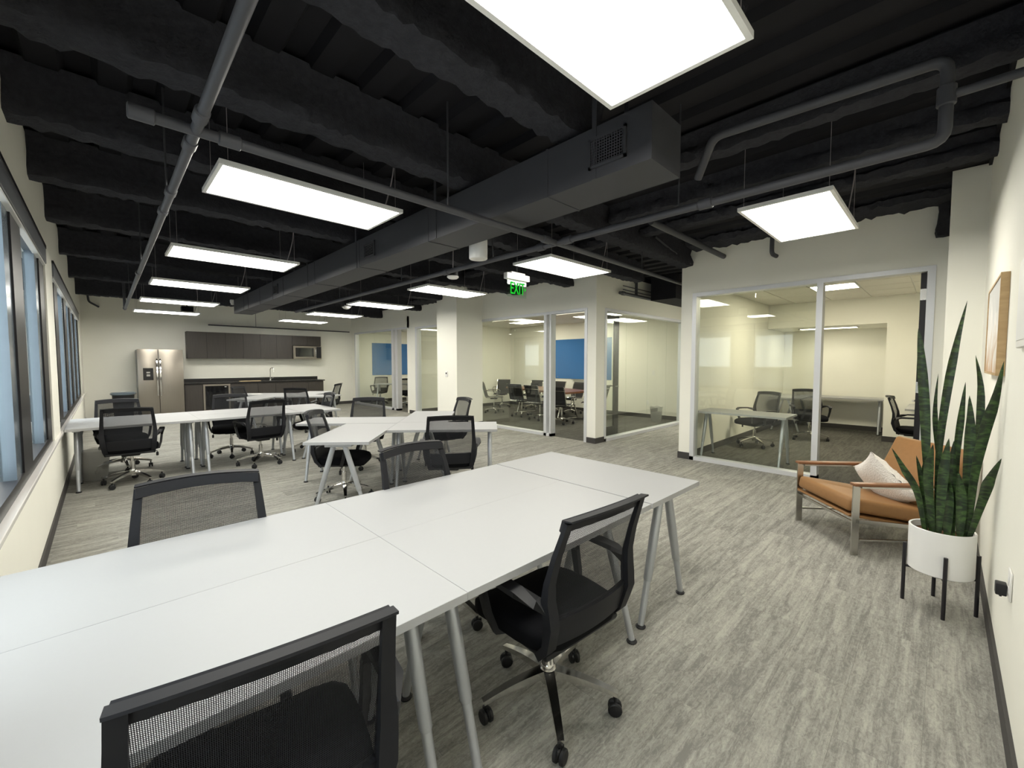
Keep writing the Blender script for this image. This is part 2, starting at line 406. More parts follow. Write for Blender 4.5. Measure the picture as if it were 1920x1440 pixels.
# window wall
W1 = (-0.1, 5.95); W2 = (6.75, 13.45)
m_ = MB().box(XL-0.2, XL, YR-0.2, YK, 0, SILL-0.03).box(XL-0.2, XL, YR-0.2, YK, HEAD, ZC)
for a, b_ in ((YR-0.2, W1[0]), (W1[1], W2[0]), (W2[1], YK)): m_.box(XL-0.2, XL, a, b_, SILL-0.03, HEAD)
struct('wall_left', m_, 'wall')
struct('baseboard_left', MB().box(XL, XL+0.012, YR, YK, 0, 0.1), 'base_dark')
struct('trim_1', MB().rbox(XL-0.19, XL+0.025, YR+0.01, YK-0.01, SILL-0.03, SILL, 0.004, 1), 'sill')
def window(n, ya, yb, posts, sash):
    fr = MB()
    xo, xi = XL-0.12, XL-0.012
    fr.box(xo, xi, ya, yb, SILL, SILL+0.07).box(xo, xi, ya, yb, HEAD-0.09, HEAD-0.031)
    for a, b_ in posts: fr.box(xo, xi, a, b_, SILL+0.07, HEAD-0.09)
    root = struct('window_%d' % n, fr, 'bronze')
    for i, (a, b_) in enumerate(posts):
        if i == 0: continue
        p = posts[i-1][1]; q = a-sash
        MB().box(XL-0.062, XL-0.054, p-0.004, a+0.004, SILL+0.065, HEAD-0.085).build('pane', 'window_glass', root, False)
        MB().box(XL-0.075, XL-0.022, q, a, SILL+0.07, HEAD-0.09).build('sash_frame', 'sash', root, False)
    MB().box(XL-0.09, XL+0.016, ya, yb, HEAD-0.03, HEAD).build('shadow_strip', 'board_dark', root, False)  # solid black strip painting the shadow gap above the shade box
    b = MB().rbox(XL-0.09, XL+0.012, ya, yb, HEAD-0.17, HEAD-0.03, 0.004, 1).build('shade_box', 'fascia', root, False)
    MB().box(XL-0.03, XL+0.006, ya+0.02, yb-0.02, HEAD-0.19, HEAD-0.176).build('shade_rail', 'white_metal', b, False)
window(1, W1[0], W1[1], [(-0.1, 0.1), (1.1, 1.4), (2.55, 2.85), (3.97, 4.40), (5.55, 5.95)], 0.22)
window(2, W2[0], W2[1], [(6.75, 6.82), (7.1, 7.6), (8.75, 9.25), (10.15, 10.6), (11.45, 11.95), (13.0, 13.45)], 0.20)

# right wall, kitchen wall, pilaster
struct('wall_right', MB().box(XL-0.2, 12.0, YR-0.2, YR, 0, 3.17), 'wall')
struct('baseboard_right', MB().box(XL, 5.55, YR, YR+0.012, 0, 0.1), 'base_dark')
struct('wall_pilaster', MB().box(5.55, XG, YR, 0.015, 0, 3.19), 'wall')
struct('baseboard_pilaster', MB().box(5.538, 5.55, YR+0.012, 0.015, 0, 0.1).box(5.538, XG, 0.015, 0.027, 0, 0.1), 'base_dark')
struct('wall_far', MB().box(XL-0.2, 12.0, YK, YK+0.2, 0, ZC), 'wall')
struct('baseboard_far', MB().box(5.35, XG+0.1, YK-0.012, YK, 0, 0.1), 'base_dark')

# column between the desks and the conference room
struct('wall_column', MB().box(5.61, XG, 7.52, 8.28, 0, ZC), 'wall')
struct('baseboard_column', MB().box(5.598, 5.61, 7.508, 8.292, 0, 0.1).box(5.61, XG, 7.508, 7.52, 0, 0.1), 'base_dark')

# office at the right: glass front
TF, WTH = 2.5, 0.12
m_ = MB().box(XG, XG+WTH, 2.66, 2.83, 0, TF).box(XG, XG+WTH, YR, 0.10, 0, TF).box(XG, XG+WTH, YR, 2.83, TF, 3.15)
struct('wall_office', m_, 'wall')
struct('wall_office_side', MB().box(XG+WTH, 12.0, 2.71, 2.83, 0, 3.15), 'wall')
struct('baseboard_office', MB().box(XG-0.012, XG, 2.66, 2.842, 0, 0.1).box(XG, 12.0, 2.83, 2.842, 0, 0.1), 'base_dark')
def storefront(n, axis, plane, th, lo, hi, top, posts, panes, bars):
    """glass front along an axis; posts/bars/panes are (a, b) spans along it"""
    fr = MB()
    def bx(mb, a, b_, d0, d1, z0, z1):
        if axis == 'y': mb.box(plane+d0, plane+d1, a, b_, z0, z1)
        else: mb.box(a, b_, plane+d0, plane+d1, z0, z1)
    bx(fr, lo, hi, -0.012, th+0.012, top-0.055, top)
    for a, b_ in posts: bx(fr, a, b_, -0.012, th+0.012, 0, top-0.055)
    for a, b_ in bars: bx(fr, a, b_, -0.012, th+0.012, 0, 0.055)
    root = struct('window_%d' % n, fr, 'alu_frame')
    for a, b_ in panes:
        p = MB(); bx(p, a+0.0015, b_-0.0015, th/2-0.005, th/2+0.005, 0.05, top-0.05); p.build('pane', 'office_glass', root, False)
    return root
storefront(3, 'y', XG, WTH, 0.10, 2.66, TF, [(0.10, 0.165), (1.07, 1.135), (2.60, 2.66)], [(1.135, 1.832), (1.832, 2.60)], [(1.07, 2.66)])
d = struct('door_1', MB().box(XG+0.0, XG+0.90, 0.168, 0.214, 0.01, 2.43), 'bronze')
for zz in (0.25, 1.2, 2.2): MB().box(XG-0.014, XG, 0.165, 0.214, zz-0.06, zz+0.06).build('hinge', 'steel', d, False)
MB().tube([(XG+0.83, 0.21, 1.0), (XG+0.83, 0.26, 1.0), (XG+0.72, 0.26, 1.0)], 0.011).build('door_handle', 'chrome', d)

# inside of the right office
struct('wall_office_back', MB().box(11.78, 11.9, YR, 2.71, 0, 2.75), 'wall')
struct('baseboard_office_back', MB().box(11.768, 11.78, 0.7, 2.71, 0, 0.1).box(XG+WTH, 11.78, 2.698, 2.71, 0, 0.1), 'base_dark')
struct('wall_office_nib', MB().box(10.4, 11.78, YR, 0.77, 0, 2.2), 'wall')
struct('baseboard_office_nib', MB().box(10.388, 10.4, YR, 0.77, 0, 0.1).box(10.4, 11.78, 0.77, 0.782, 0, 0.1), 'base_dark')
struct('wall_office_soffit', MB().box(10.4, 11.78, YR, 2.71, 2.2, 2.75), 'wall')

def ceiling_tiles(x0, x1, y0, y1, z, lights, tx=0.61, ty=1.22):
    """dropped ceiling: grid slab above, one tile per bay, lights set into it"""
    base = struct('ceiling', MB().box(x0, x1, y0, y1, z+0.012, z+0.08), 'grid_white')
    cache = {}
    nx, ny = math.ceil((x1-x0)/tx), math.ceil((y1-y0)/ty)
    for i in range(nx):
        for j in range(ny):
            a, b_ = x0+i*tx+0.008, min(x0+(i+1)*tx, x1)-0.008
            c, d_ = y0+j*ty+0.008, min(y0+(j+1)*ty, y1)-0.008
            if b_-a < 0.03 or d_-c < 0.03 or (i, j) in lights: continue
            key = (round(b_-a, 3), round(d_-c, 3))
            if key not in cache: cache[key] = MB().box(-(b_-a)/2, (b_-a)/2, -(d_-c)/2, (d_-c)/2, 0, 0.014).mesh('ceiling_tile', 'tile', False)
            link('ceiling_tile', cache[key], base, ((a+b_)/2, (c+d_)/2, z))
    return [(x0+(i+.5)*tx, y0+(j+.5)*ty) for i, j in lights]
def troffer(x, y, z, lx, ly, label, m='troffer_light', group='lights set into the office ceilings'):
    t = thing('ceiling_light', label, 'ceiling light', (x, y, z), 0, group)
    fr = MB()
    for a, b_, c, d_ in ((-lx/2, lx/2, -ly/2, -ly/2+.02), (-lx/2, lx/2, ly/2-.02, ly/2), (-lx/2, -lx/2+.02, -ly/2, ly/2), (lx/2-.02, lx/2, -ly/2, ly/2)):
        fr.box(a, b_, c, d_, -0.006, 0.012)
    fr.build('frame', 'white_metal', t, False)
    MB().box(-lx/2+.02, lx/2-.02, -ly/2+.02, ly/2-.02, -0.002, 0.008).build('diffuser', m, t, False)
lp = ceiling_tiles(XG+WTH, 10.4, YR, 2.71, 2.7, [(3, 2)], 0.61, 0.61)
troffer(lp[0][0], lp[0][1], 2.7, 0.6, 0.6, 'square lit panel in the ceiling of the right-hand glass office', 'office_light')
troffer(11.0, 1.75, 2.192, 0.3, 1.0, 'slim lit panel under the low soffit at the back of the right-hand office')

# conference room
YC = 4.37                                # its corner at the corridor
TC = 2.47
m_ = MB().box(XG, XG+WTH, YC, 4.56, 0, TC).box(XG, XG+WTH, YC, 10.9, TC, 3.12).box(XG, XG+WTH, 10.45, 10.78, 0, TC).box(XG, XG+WTH, 7.9, 8.5, 0, TC)
struct('wall_conference', m_, 'wall')
struct('wall_conference_side', MB().box(XG+WTH, 10.5, YC, YC+WTH, TC, 3.12).box(XG+WTH, 6.62, YC, YC+WTH, 0, TC).box(10.0, 10.5, YC, YC+WTH, 0, TC), 'wall')
struct('baseboard_conference', MB().box(XG-0.012, XG, YC-0.012, 4.56, 0, 0.1).box(XG, 6.62, YC-0.012, YC, 0, 0.1).box(XG-0.012, XG, 10.45, 10.79, 0, 0.1), 'base_dark')
storefront(4, 'y', XG, WTH, 4.56, 7.9, TC, [(4.56, 4.62), (5.42, 5.46), (5.54, 5.61), (7.85, 7.9)], [(5.61, 6.5), (6.5, 7.85)], [(5.42, 7.9)])
storefront(5, 'y', XG, WTH, 8.5, 10.45, TC, [(8.5, 8.55), (10.36, 10.45)], [(8.55, 9.45), (9.45, 10.36)], [(8.5, 10.45)])
storefront(6, 'x', YC, WTH, 6.62, 10.0, TC, [(6.62, 6.68), (9.95, 10.0)], [(6.68, 7.471), (7.471, 8.336), (8.336, 9.201), (9.201, 9.95)], [(6.62, 10.0)])
d = struct('door_2', MB().box(6.50, 6.60, 4.60, 4.64, 0.01, 2.4).box(7.33, 7.48, 4.60, 4.64, 0.01, 2.4).box(6.60, 7.33, 4.60, 4.64, 0.01, 0.2).box(6.60, 7.33, 4.60, 4.64, 2.3, 2.4), 'base_dark')
MB().box(6.595, 7.335, 4.615, 4.625, 0.19, 2.31).build('pane', 'office_glass', d, False)
MB().tube([(7.40, 4.60, 1.0), (7.40, 4.55, 1.0), (7.28, 4.55, 1.0)], 0.011).build('door_handle', 'chrome', d)
MB().tube([(7.40, 4.64, 1.0), (7.40, 4.69, 1.0), (7.28, 4.69, 1.0)], 0.011).build('door_handle', 'chrome', d)
struct('wall_conference_back', MB().box(10.4, 10.52, YC+WTH, 10.78, 0, 2.8), 'wall')
struct('wall_conference_north', MB().box(XG, 10.52, 10.78, 10.9, 0, 2.8), 'wall')
struct('baseboard_conference_room', MB().box(10.388, 10.4, YC+WTH, 10.78, 0, 0.1).box(XG+WTH, 10.4, 10.768, 10.78, 0, 0.1), 'base_dark')
lp = ceiling_tiles(XG+WTH, 10.4, YC+WTH, 10.78, 2.68, [(2, 1), (4, 1), (2, 3), (4, 3)], 0.61, 1.22)
for (x, y), t_ in zip(lp, ('lit panel in the conference room ceiling just inside its doorway', 'lit panel in the conference room ceiling in front of the blue board', 'lit panel in the conference room ceiling behind the large glass pane', 'lit panel in the conference room ceiling, in the far corner')):
    troffer(x, y, 2.68, 0.6, 1.2, t_)

# far office beside the kitchen
XF = 6.45
m_ = MB().box(XF, XF+WTH, 10.9, 14.9, TC+0.05, 3.12).box(XF, XF+WTH, 14.66, 14.9, 0, TC+0.05)
struct('wall_far_office', m_, 'wall')
storefront(7, 'y', XF, WTH, 10.9, 14.66, TC+0.05, [(10.9, 10.97), (11.63, 11.75), (11.88, 12.0), (14.60, 14.66)], [(12.0, 13.3), (13.3, 14.60)], [(11.63, 14.66)])
struct('wall_far_office_east', MB().box(10.4, 10.52, 10.9, 14.9, 0, 2.8), 'wall')
lp = ceiling_tiles(XF+WTH, 10.4, 10.9, 14.9, 2.68, [(1, 1), (3, 1)])
troffer(lp[0][0], lp[0][1], 2.68, 0.6, 1.2, 'lit panel in the far glass office ceiling, nearest its glass front')
troffer(lp[1][0], lp[1][1], 2.68, 0.6, 1.2, 'lit panel in the far glass office ceiling, deeper inside the room')
struct('baseboard_far_office', MB().box(XF+WTH, 10.4, YK-0.012, YK, 0, 0.1), 'base_dark')
# corridor end
struct('wall_corridor', MB().box(12.0, 12.12, YR-0.2, 5.0, 0, ZC).box(10.5, 12.0, YC+WTH, YC+2*WTH, 0, ZC), 'wall')

# black exposed ceiling: ribbed deck and rough beams
def deck():
    m = MB(); p, h = 0.30, 0.05
    x = XL-0.2; prof = []
    while x < 12.3:
        prof += [(x, ZC), (x+0.13, ZC), (x+0.16, ZC+h), (x+0.27, ZC+h)]; x += p
    n = len(prof)
    m.add([(a, YR-0.3, z) for a, z in prof]+[(a, YK+0.2, z) for a, z in prof]+[(prof[0][0], YR-0.3, ZC+0.2), (prof[-1][0], YR-0.3, ZC+0.2), (prof[0][0], YK+.2, ZC+0.2), (prof[-1][0], YK+.2, ZC+0.2)],
          [(i, i+1, n+i+1, n+i) for i in range(n-1)]+[(2*n, 2*n+1, 2*n+3, 2*n+2)])
    return m
ceil = struct('ceiling_deck', deck(), 'black_paint')
def rough_beam(p0, p1, wd, z0, z1, jit, step=0.045):
    """box beam with a lumpy sprayed-on coat"""
    m = MB(); L = math.hypot(p1[0]-p0[0], p1[1]-p0[1]); n = max(2, int(L/step))
    ux, uy = (p1[0]-p0[0])/L, (p1[1]-p0[1])/L
    sec = [(-wd/2, z1), (-wd/2*0.55, (z0*0.45+z1*0.55)), (-wd/2, z0+0.06), (-wd/2+0.015, z0), (0, z0-0.008), (wd/2-0.015, z0), (wd/2, z0+0.06), (wd/2*0.55, (z0*0.45+z1*0.55)), (wd/2, z1)]
    k = len(sec); vs = []
    for i in range(n+1):
        t = L*i/n
        for j, (q, z) in enumerate(sec):
            a = random.uniform(-jit, jit) if 0 < j < k-1 else 0
            b_ = random.uniform(-jit, jit) if 0 < j < k-1 else 0
            vs.append((p0[0]+ux*t-uy*(q+a), p0[1]+uy*t+ux*(q+a), z+b_))
    m.add(vs, [(i*k+j, (i+1)*k+j, (i+1)*k+j+1, i*k+j+1) for i in range(n) for j in range(k-1)]+[tuple(range(k)), tuple(n*k+j for j in range(k))])
    return m
rough_beam((XL, 0.75), (2.0, 0.75), 0.22, 2.9, ZC+0.02, 0.012).build('beam', 'fireproof', ceil, True, 60)
rough_beam((XL, 1.73), (2.45, 1.73), 0.22, 2.9, ZC+0.02, 0.012).build('beam', 'fireproof', ceil, True, 60)
for xb in (3.35, 4.15): rough_beam((xb, YR), (xb, 2.66), 0.16, 3.02, ZC+0.02, 0.010).build('beam', 'fireproof', ceil, True, 60)
for yb in (2.77, 3.85, 4.98, 6.32, 8.15, 10.2, 12.65):
    rough_beam((XL, yb), (6.9, yb), 0.22, 2.9, ZC+0.02, 0.012).build('beam', 'fireproof', ceil, True, 60)
rough_beam((6.12, YR), (6.12, 2.6), 0.42, 3.10, ZC+0.02, 0.018).build('beam', 'fireproof', ceil, True, 60)
rough_beam((6.12, 4.5), (6.12, 11.2), 0.42, 3.04, ZC+0.02, 0.018).build('beam', 'fireproof', ceil, True, 60)
rough_beam((4.9, YR), (4.9, 7.5), 0.20, 3.05, ZC+0.02, 0.012).build('beam', 'fireproof', ceil, True, 60)
rough_beam((6.2, 0.06), (6.34, 0.06), 0.12, 2.78, 3.2, 0.012, 0.03).build('beam', 'fireproof', ceil, True, 60)
# band of black above the right wall
struct('trim_2', MB().box(XL-0.2, 12.0, YR-0.2, YR+0.02, 3.17, ZC+0.05), 'black_paint')
struct('trim_3', MB().box(XG-0.0, XG+WTH, YR, 2.83, 3.15, ZC+0.05).box(XG, XG+WTH, YC, 14.9, 3.12, ZC+0.05).box(XG+WTH, 12, YC, YC+WTH, 3.12, ZC+.05).box(XG+WTH, 12, 2.71, 2.83, 3.15, ZC+.05), 'black_paint')

# outside: pavement and the building across the street
struct('ground_outside', MB().box(-60, -0.6, -40, 80, -6.2, -6.0), 'asphalt')
bld = thing('building', 'pale office building with white bands and long window strips outside the windows', 'building', (-16, 10, -6))
for k in range(5):
    MB().box(-6, 0, -35, 55, 3.6*k, 3.6*k+1.9).build('spandrel', 'facade_white', bld, False)
    MB().box(-6, -0.25, -35, 55, 3.6*k+1.9, 3.6*k+3.6).build('window_strip', 'facade_glass', bld, False)

# ================================================================== CEILING FITTINGS
def light_panel():
    t = thing('pendant_light', '', 'pendant light', (0, 0, 2.64), 0, 'hung light panels')
    lx, ly = 1.2, 0.6; fr = MB()
    e = 0.022
    fr.box(-lx/2, lx/2, -ly/2, -ly/2+e, 0, 0.028).box(-lx/2, lx/2, ly/2-e, ly/2, 0, 0.028).box(-lx/2, -lx/2+e, -ly/2+e, ly/2-e, 0, 0.028).box(lx/2-e, lx/2, -ly/2+e, ly/2-e, 0, 0.028)
    fr.box(-lx/2+e, lx/2-e, -ly/2+e, ly/2-e, 0.014, 0.028)
    fr.build('frame', 'white_metal', t, False)
    MB().box(-lx/2+e, lx/2-e, -ly/2+e, ly/2-e, 0.004, 0.013).build('diffuser', 'panel_light', t, False)
    for sx in (-1, 1):
        for sy in (-1, 1):
            MB().tube([(sx*(lx/2-.05), sy*(ly/2-.03), 0.028), (sx*(lx/2-.05), sy*(ly/2-.03), ZC-2.64)], 0.0018, 5).build('cable', 'cable_grey', t)
    pts = [(lx/2-0.12+0.05*math.sin(q*2.6)+0.03*q, -ly/2+0.05+0.02*math.cos(q*3), 0.028+(ZC-2.64-0.03)*q) for q in [i/8 for i in range(9)]]
    MB().tube(pts, 0.005, 6).build('power_cord', 'cable_grey', t)
    return t
LP0 = light_panel()
col1 = [0.825, 3.305, 5.72, 8.07, 10.5, 12.78]; col2 = [0.87, 3.37, 5.82, 8.2, 10.62, 12.9]
l1 = ['huge lit panel hung at the top edge of the picture, nearest of all', 'lit panel hung between the long pipe and the duct, above the mid desks', 'second lit panel in the row left of the duct, counted from the duct grille side',
      'third lit panel in the row left of the duct, over the window-side desks', 'fourth lit panel left of the duct, near the duct\'s far end', 'farthest lit panel left of the duct, against the kitchen wall']
l2 = ['square-looking lit panel hung in front of the right-hand glass office', 'lit panel hung beside the green exit sign', 'lit panel hung just in front of the white column',
      'lit panel hung left of the white column', 'lit panel hung right of the duct, between column and kitchen', 'farthest lit panel right of the duct, above the microwave']
first = True
for xs, ys, ls in ((1.13, col1, l1), (4.18, col2, l2)):
    for y, lab in zip(ys, ls):
        if first: LP0.location = (xs, y, 2.64); LP0['label'] = lab; first = False
        else: dup(LP0, (xs, y, 2.64), 0, lab)
dup(LP0, (9.25, 3.36, 2.5), 0, 'lit panel hung in the corridor beside the conference room glass')

# air duct
DX0, DX1, DZ0, DZ1, DY0, DY1 = 2.12, 2.465, 2.55, 2.85, 1.12, 11.0
duct = thing('air_duct', 'long black square air duct running under the ceiling to the kitchen', 'air duct', (DX0, DY0, DZ0))
cuts = [1.12, 1.85, 3.25, 4.65, 6.05, 7.45, 8.85, 10.1, 11.0]
for a, b_ in zip(cuts[:-1], cuts[1:]):
    m = MB().box(0, DX1-DX0, a-DY0+0.003, b_-DY0-0.003, 0, DZ1-DZ0)
    if a > 1.2: m.box(-0.004, DX1-DX0+0.004, a-DY0-0.004, a-DY0+0.012, -0.004, DZ1-DZ0+0.004)
    m.build('duct_section', 'duct_paint', duct, False)
def grille(y0, y1, z0, z1, nv, nh):
    fr = MB(); e = 0.016
    fr.box(-0.014, 0, y0, y1, z0, z0+e).box(-0.014, 0, y0, y1, z1-e, z1).box(-0.014, 0, y0, y0+e, z0, z1).box(-0.014, 0, y1-e, y1, z0, z1)
    g = fr.build('grille', 'duct_paint', duct, False)
    MB().box(-0.002, -0.0005, y0+e, y1-e, z0+e, z1-e).build('grille_opening', 'board_dark', g, False)
    for i in range(nv):
        yy = y0+e+(y1-y0-2*e)*(i+.5)/nv; MB().box(-0.012, -0.003, yy-0.002, yy+0.002, z0+e, z1-e).build('slat', 'pipe_paint', g, False)
    for i in range(nh):
        zz = z0+e+(z1-z0-2*e)*(i+.5)/nh; MB().box(-0.009, -0.004, y0+e, y1-e, zz-0.002, zz+0.002).build('slat', 'pipe_paint', g, False)
grille(0.15, 0.40, 0.06, 0.235, 13, 9)
grille(3.15, 3.40, 0.06, 0.22, 0, 8)
grille(6.6, 6.85, 0.06, 0.22, 0, 8)
for y in (0.35, 2.0, 3.6, 5.2, 6.9, 8.6):
    for x in (-0.006, DX1-DX0+0.001): MB().box(x, x+0.005, y, y+0.03, 0.0, ZC-DZ0).build('hanger_strap', 'duct_paint', duct, False)

# sprinkler and gas pipes
def pipe(name, label, pts, r, collars=(), hangers=(), group='ceiling pipes'):
    c = Vector(pts[0]); t = thing(name, label, 'pipe', c, 0, group)
    P = [Vector(p)-c for p in pts]; out = [P[0]]
    for i in range(1, len(P)-1):                     # rounded elbows
        a, b_, d_ = P[i-1], P[i], P[i+1]; k = min(2.2*r, (a-b_).length*.45, (d_-b_).length*.45)
        s_, e_ = b_+(a-b_).normalized()*k, b_+(d_-b_).normalized()*k
        for q in range(5):
            u = q/4; out.append(s_*(1-u)**2+b_*2*u*(1-u)+e_*u*u)
    out.append(P[-1])
    MB().tube(out, r, 14).build('pipe_run', 'pipe_paint', t)
    for p, dr in collars:
        q = Vector(p)-c; dv = Vector(dr)*0.045
        MB().tube([q-dv, q-dv*.9, q+dv*.9, q+dv], [r*1.05, r*1.32, r*1.32, r*1.05], 14).build('coupling', 'pipe_paint', t)
    for p in hangers:
        q = Vector(p)-c
        MB().tube([q+Vector((0, 0, r)), Vector((q.x, q.y, ZC-c.z))], 0.006, 6).build('hanger_rod', 'duct_paint', t)
    return t
pz = 2.5
pipe('sprinkler_pipe', 'long grey pipe running parallel to the windows toward the kitchen', [(0.33, -0.15, pz), (0.34, 11.1, pz), (0.34, 11.1, ZC)], 0.022,
     [((0.33, 2.2, pz), (0, 1, 0)), ((0.33, 2.52, pz), (0, 1, 0)), ((0.33, 3.3, pz), (0, 1, 0)), ((0.33, 3.75, pz), (0, 1, 0)), ((0.33, 6.5, pz), (0, 1, 0)), ((0.335, 10.9, pz), (0, 1, 0))], [(0.33, 1.0, pz), (0.33, 3.5, pz), (0.33, 6.0, pz), (0.33, 8.8, pz)])
pipe('cross_pipe', 'grey cross pipe passing under the duct from its capped end to the corridor', [(0.13, 2.36, pz), (2.84, 2.37, pz), (6.7, 3.06, 2.76), (10.2, 3.1, 2.76)], 0.024,
     [((0.15, 2.36, pz), (1, 0, 0)), ((0.46, 2.36, pz), (1, 0, 0)), ((2.7, 2.37, pz), (1, 0, 0))], [(1.7, 2.365, pz), (5.0, 2.755, 2.645)])
pipe('branch_pipe', 'grey pipe right of the duct that turns upward by the right wall', [(2.84, 9.2, pz), (2.84, 0.04, pz), (2.84, 0.04, 2.865), (2.76, 1.05, 2.865), (2.9, 1.2, 2.70)], 0.026,
     [((2.84, 2.25, pz), (0, 1, 0)), ((2.84, 2.55, pz), (0, 1, 0)), ((2.84, 1.12, pz), (0, 1, 0)), ((2.84, 4.0, pz), (0, 1, 0)), ((2.84, 0.04, 2.7), (0, 0, 1))], [(2.84, 1.3, pz), (2.84, 3.2, pz), (2.84, 5.0, pz), (2.84, 7.0, pz)])
pipe('wall_pipe', 'short dark pipe entering the right wall high up', [(2.84, 0.01, 2.70), (2.84, -0.23, 2.70)], 0.02)
pipe('conduit', 'thin dark conduit ending on the white wall above the right-hand glass office', [(5.2, 2.684, 3.1), (5.653, 2.684, 3.02), (6.34, 2.684, 2.922)], 0.012)
pipe('stub_pipe', 'dark pipe stub poking out of the wall left of the square light panel', [(4.235, 2.234, 2.967), (6.34, 2.234, 2.967)], 0.034)
pipe('drain_pipe', 'short dark bent pipe below the square light panel', [(6.2, 1.60, 3.1), (6.2, 1.60, 2.86), (6.3, 1.57, 2.845)], 0.026)
pipe('corridor_pipe', 'dark pipe with a riser on the corridor wall', [(7.0, 4.3, 2.78), (10.0, 4.3, 2.78)], 0.03, [((7.12, 4.3, 2.78), (1, 0, 0))])
pipe('corridor_riser', 'dark upright pipe joining the corridor pipe', [(7.6, 4.3, 2.79), (7.6, 4.3, 3.18)], 0.028)
for zz, nm in ((2.93, 'upper'), (2.86, 'lower')):
    pipe('thin_conduit', '%s of two thin conduits on the corridor wall' % nm, [(7.15, 4.32, zz), (9.6, 4.32, zz)], 0.009)
o = tag(MB().box(8.0, 10.2, 3.68, 4.2, 2.72, ZC-0.002).build('corridor_duct', 'black_paint', None, False), 'black duct box high in the corridor', 'air duct')
pipe('kitchen_conduit', 'thin dark conduit along the top of the kitchen wall', [(2.2, 14.75, 2.55), (6.3, 14.75, 2.55)], 0.018, [], [(3.4, 14.75, 2.55)])

# small ceiling fittings
t = thing('pendant_speaker', 'white cylinder hung just behind the duct', 'speaker', (2.62, 3.16, 2.46))
MB().lathe([(0.0, 0.0), (0.082, 0.0), (0.088, 0.006), (0.088, 0.2), (0.08, 0.206), (0.0, 0.206)], 28, caps=False).build('body', 'white_metal', t)
MB().lathe([(0.0, -0.002), (0.07, -0.002), (0.07, 0.001), (0.0, 0.001)], 24, caps=False).build('grille', 'grid_white', t)
MB().tube([(0, 0, 0.2), (0, 0, ZC-2.46)], 0.008).build('stem', 'duct_paint', t)
t = thing('smoke_detector', 'black and white smoke detector hanging on a wire beside the column top', 'detector', (2.95, 4.02, 2.44))
MB().lathe([(0.0, 0.028), (0.06, 0.028), (0.06, 0.1), (0.045, 0.11), (0, 0.11)], 24, caps=False).build('base', 'black_plastic', t)
MB().lathe([(0.0, 0.0), (0.05, 0.003), (0.068, 0.018), (0.068, 0.03), (0, 0.03)], 24, caps=False).build('sensor', 'white_plastic', t)
MB().tube([(0, 0, 0.1), (0.01, 0, 0.5), (0, 0, ZC-2.44)], 0.006).build('wire', 'cable_grey', t)
t = thing('occupancy_sensor', 'small white domed sensor under a black box, far behind the duct', 'sensor', (3.62, 8.6, 2.56))
MB().box(-0.08, 0.08, -0.08, 0.08, 0.05, 0.17).build('box', 'black_plastic', t, False)
MB().lathe([(0.0, 0.0), (0.05, 0.01), (0.085, 0.04), (0.085, 0.05), (0, 0.05)], 20, caps=False).build('dome', 'white_plastic', t)
MB().tube([(0, 0, 0.17), (0, 0, ZC-2.56)], 0.01).build('stem', 'duct_paint', t)
t = thing('emergency_light', 'white emergency light on the far end of the duct', 'emergency light', (2.22, 10.99, 2.79))
MB().rbox(-0.16, 0.10, 0.015, 0.09, 0.0, 0.07, 0.01).build('body', 'white_plastic', t)
MB().lathe([(0, 0), (0.03, 0.01), (0.035, 0.05), (0, 0.06)], 14, (-0.12, 0.05, -0.05), False).build('lamp_head', 'white_plastic', t)
t = thing('projector_box', 'small black box on the kitchen-side ceiling left of the duct end', 'box', (1.55, 13.2, 2.66))
MB().rbox(-0.12, 0.12, -0.1, 0.1, 0, 0.2, 0.01).build('body', 'black_plastic', t)
MB().tube([(0, 0, 0.2), (0, 0, ZC-2.66)], 0.012).build('stem', 'duct_paint', t)

# exit sign
t = thing('exit_sign', 'hanging exit sign with green letters on a clear plate', 'exit sign', (3.82, 3.84, 2.30))
MB().rbox(-0.20, 0.20, -0.035, 0.035, 0.215, 0.29, 0.006).build('housing', 'white_plastic', t)
MB().rbox(-0.12, 0.12, -0.03, 0.03, 0.29, 0.31, 0.004).build('canopy', 'white_plastic', t)
MB().tube([(0, 0, 0.3), (0, 0, ZC-2.30)], 0.012).build('stem', 'duct_paint', t)
pl = MB().box(-0.17, 0.17, -0.004, 0.004, 0.0, 0.22).build('plate', 'acrylic', t, False)
cu = bpy.data.curves.new('exit_text', 'FONT'); cu.body = 'EXIT'; cu.size = 0.205; cu.extrude = 0.002; cu.align_x = 'CENTER'; cu.offset = 0.0
tmp = bpy.data.objects.new('exit_text', cu); COL.objects.link(tmp)
dg = bpy.context.evaluated_depsgraph_get()
me = bpy.data.meshes.new_from_object(tmp.evaluated_get(dg)); bpy.data.objects.remove(tmp)
for v in me.vertices: v.co = Vector((v.co.x*0.62+0.005, -0.006-v.co.z, v.co.y*1.06+0.038))
me.materials.clear(); me.materials.append(MATS['exit_green']); link('letters', me, t)
MB().add([(0.135, -0.007, 0.085), (0.135, -0.007, 0.135), (0.16, -0.007, 0.11), (0.135, -0.004, 0.085), (0.135, -0.004, 0.135), (0.16, -0.004, 0.11)], [(0, 2, 1), (3, 4, 5), (0, 1, 4, 3), (1, 2, 5, 4), (2, 0, 3, 5)]) 
a_ = MB(); a_.add([(0.135, -0.007, 0.085), (0.135, -0.007, 0.135), (0.16, -0.007, 0.11), (0.135, -0.004, 0.085), (0.135, -0.004, 0.135), (0.16, -0.004, 0.11)], [(0, 2, 1), (3, 4, 5), (0, 1, 4, 3), (1, 2, 5, 4), (2, 0, 3, 5)])
a_.build('arrow', 'exit_green', t, False)

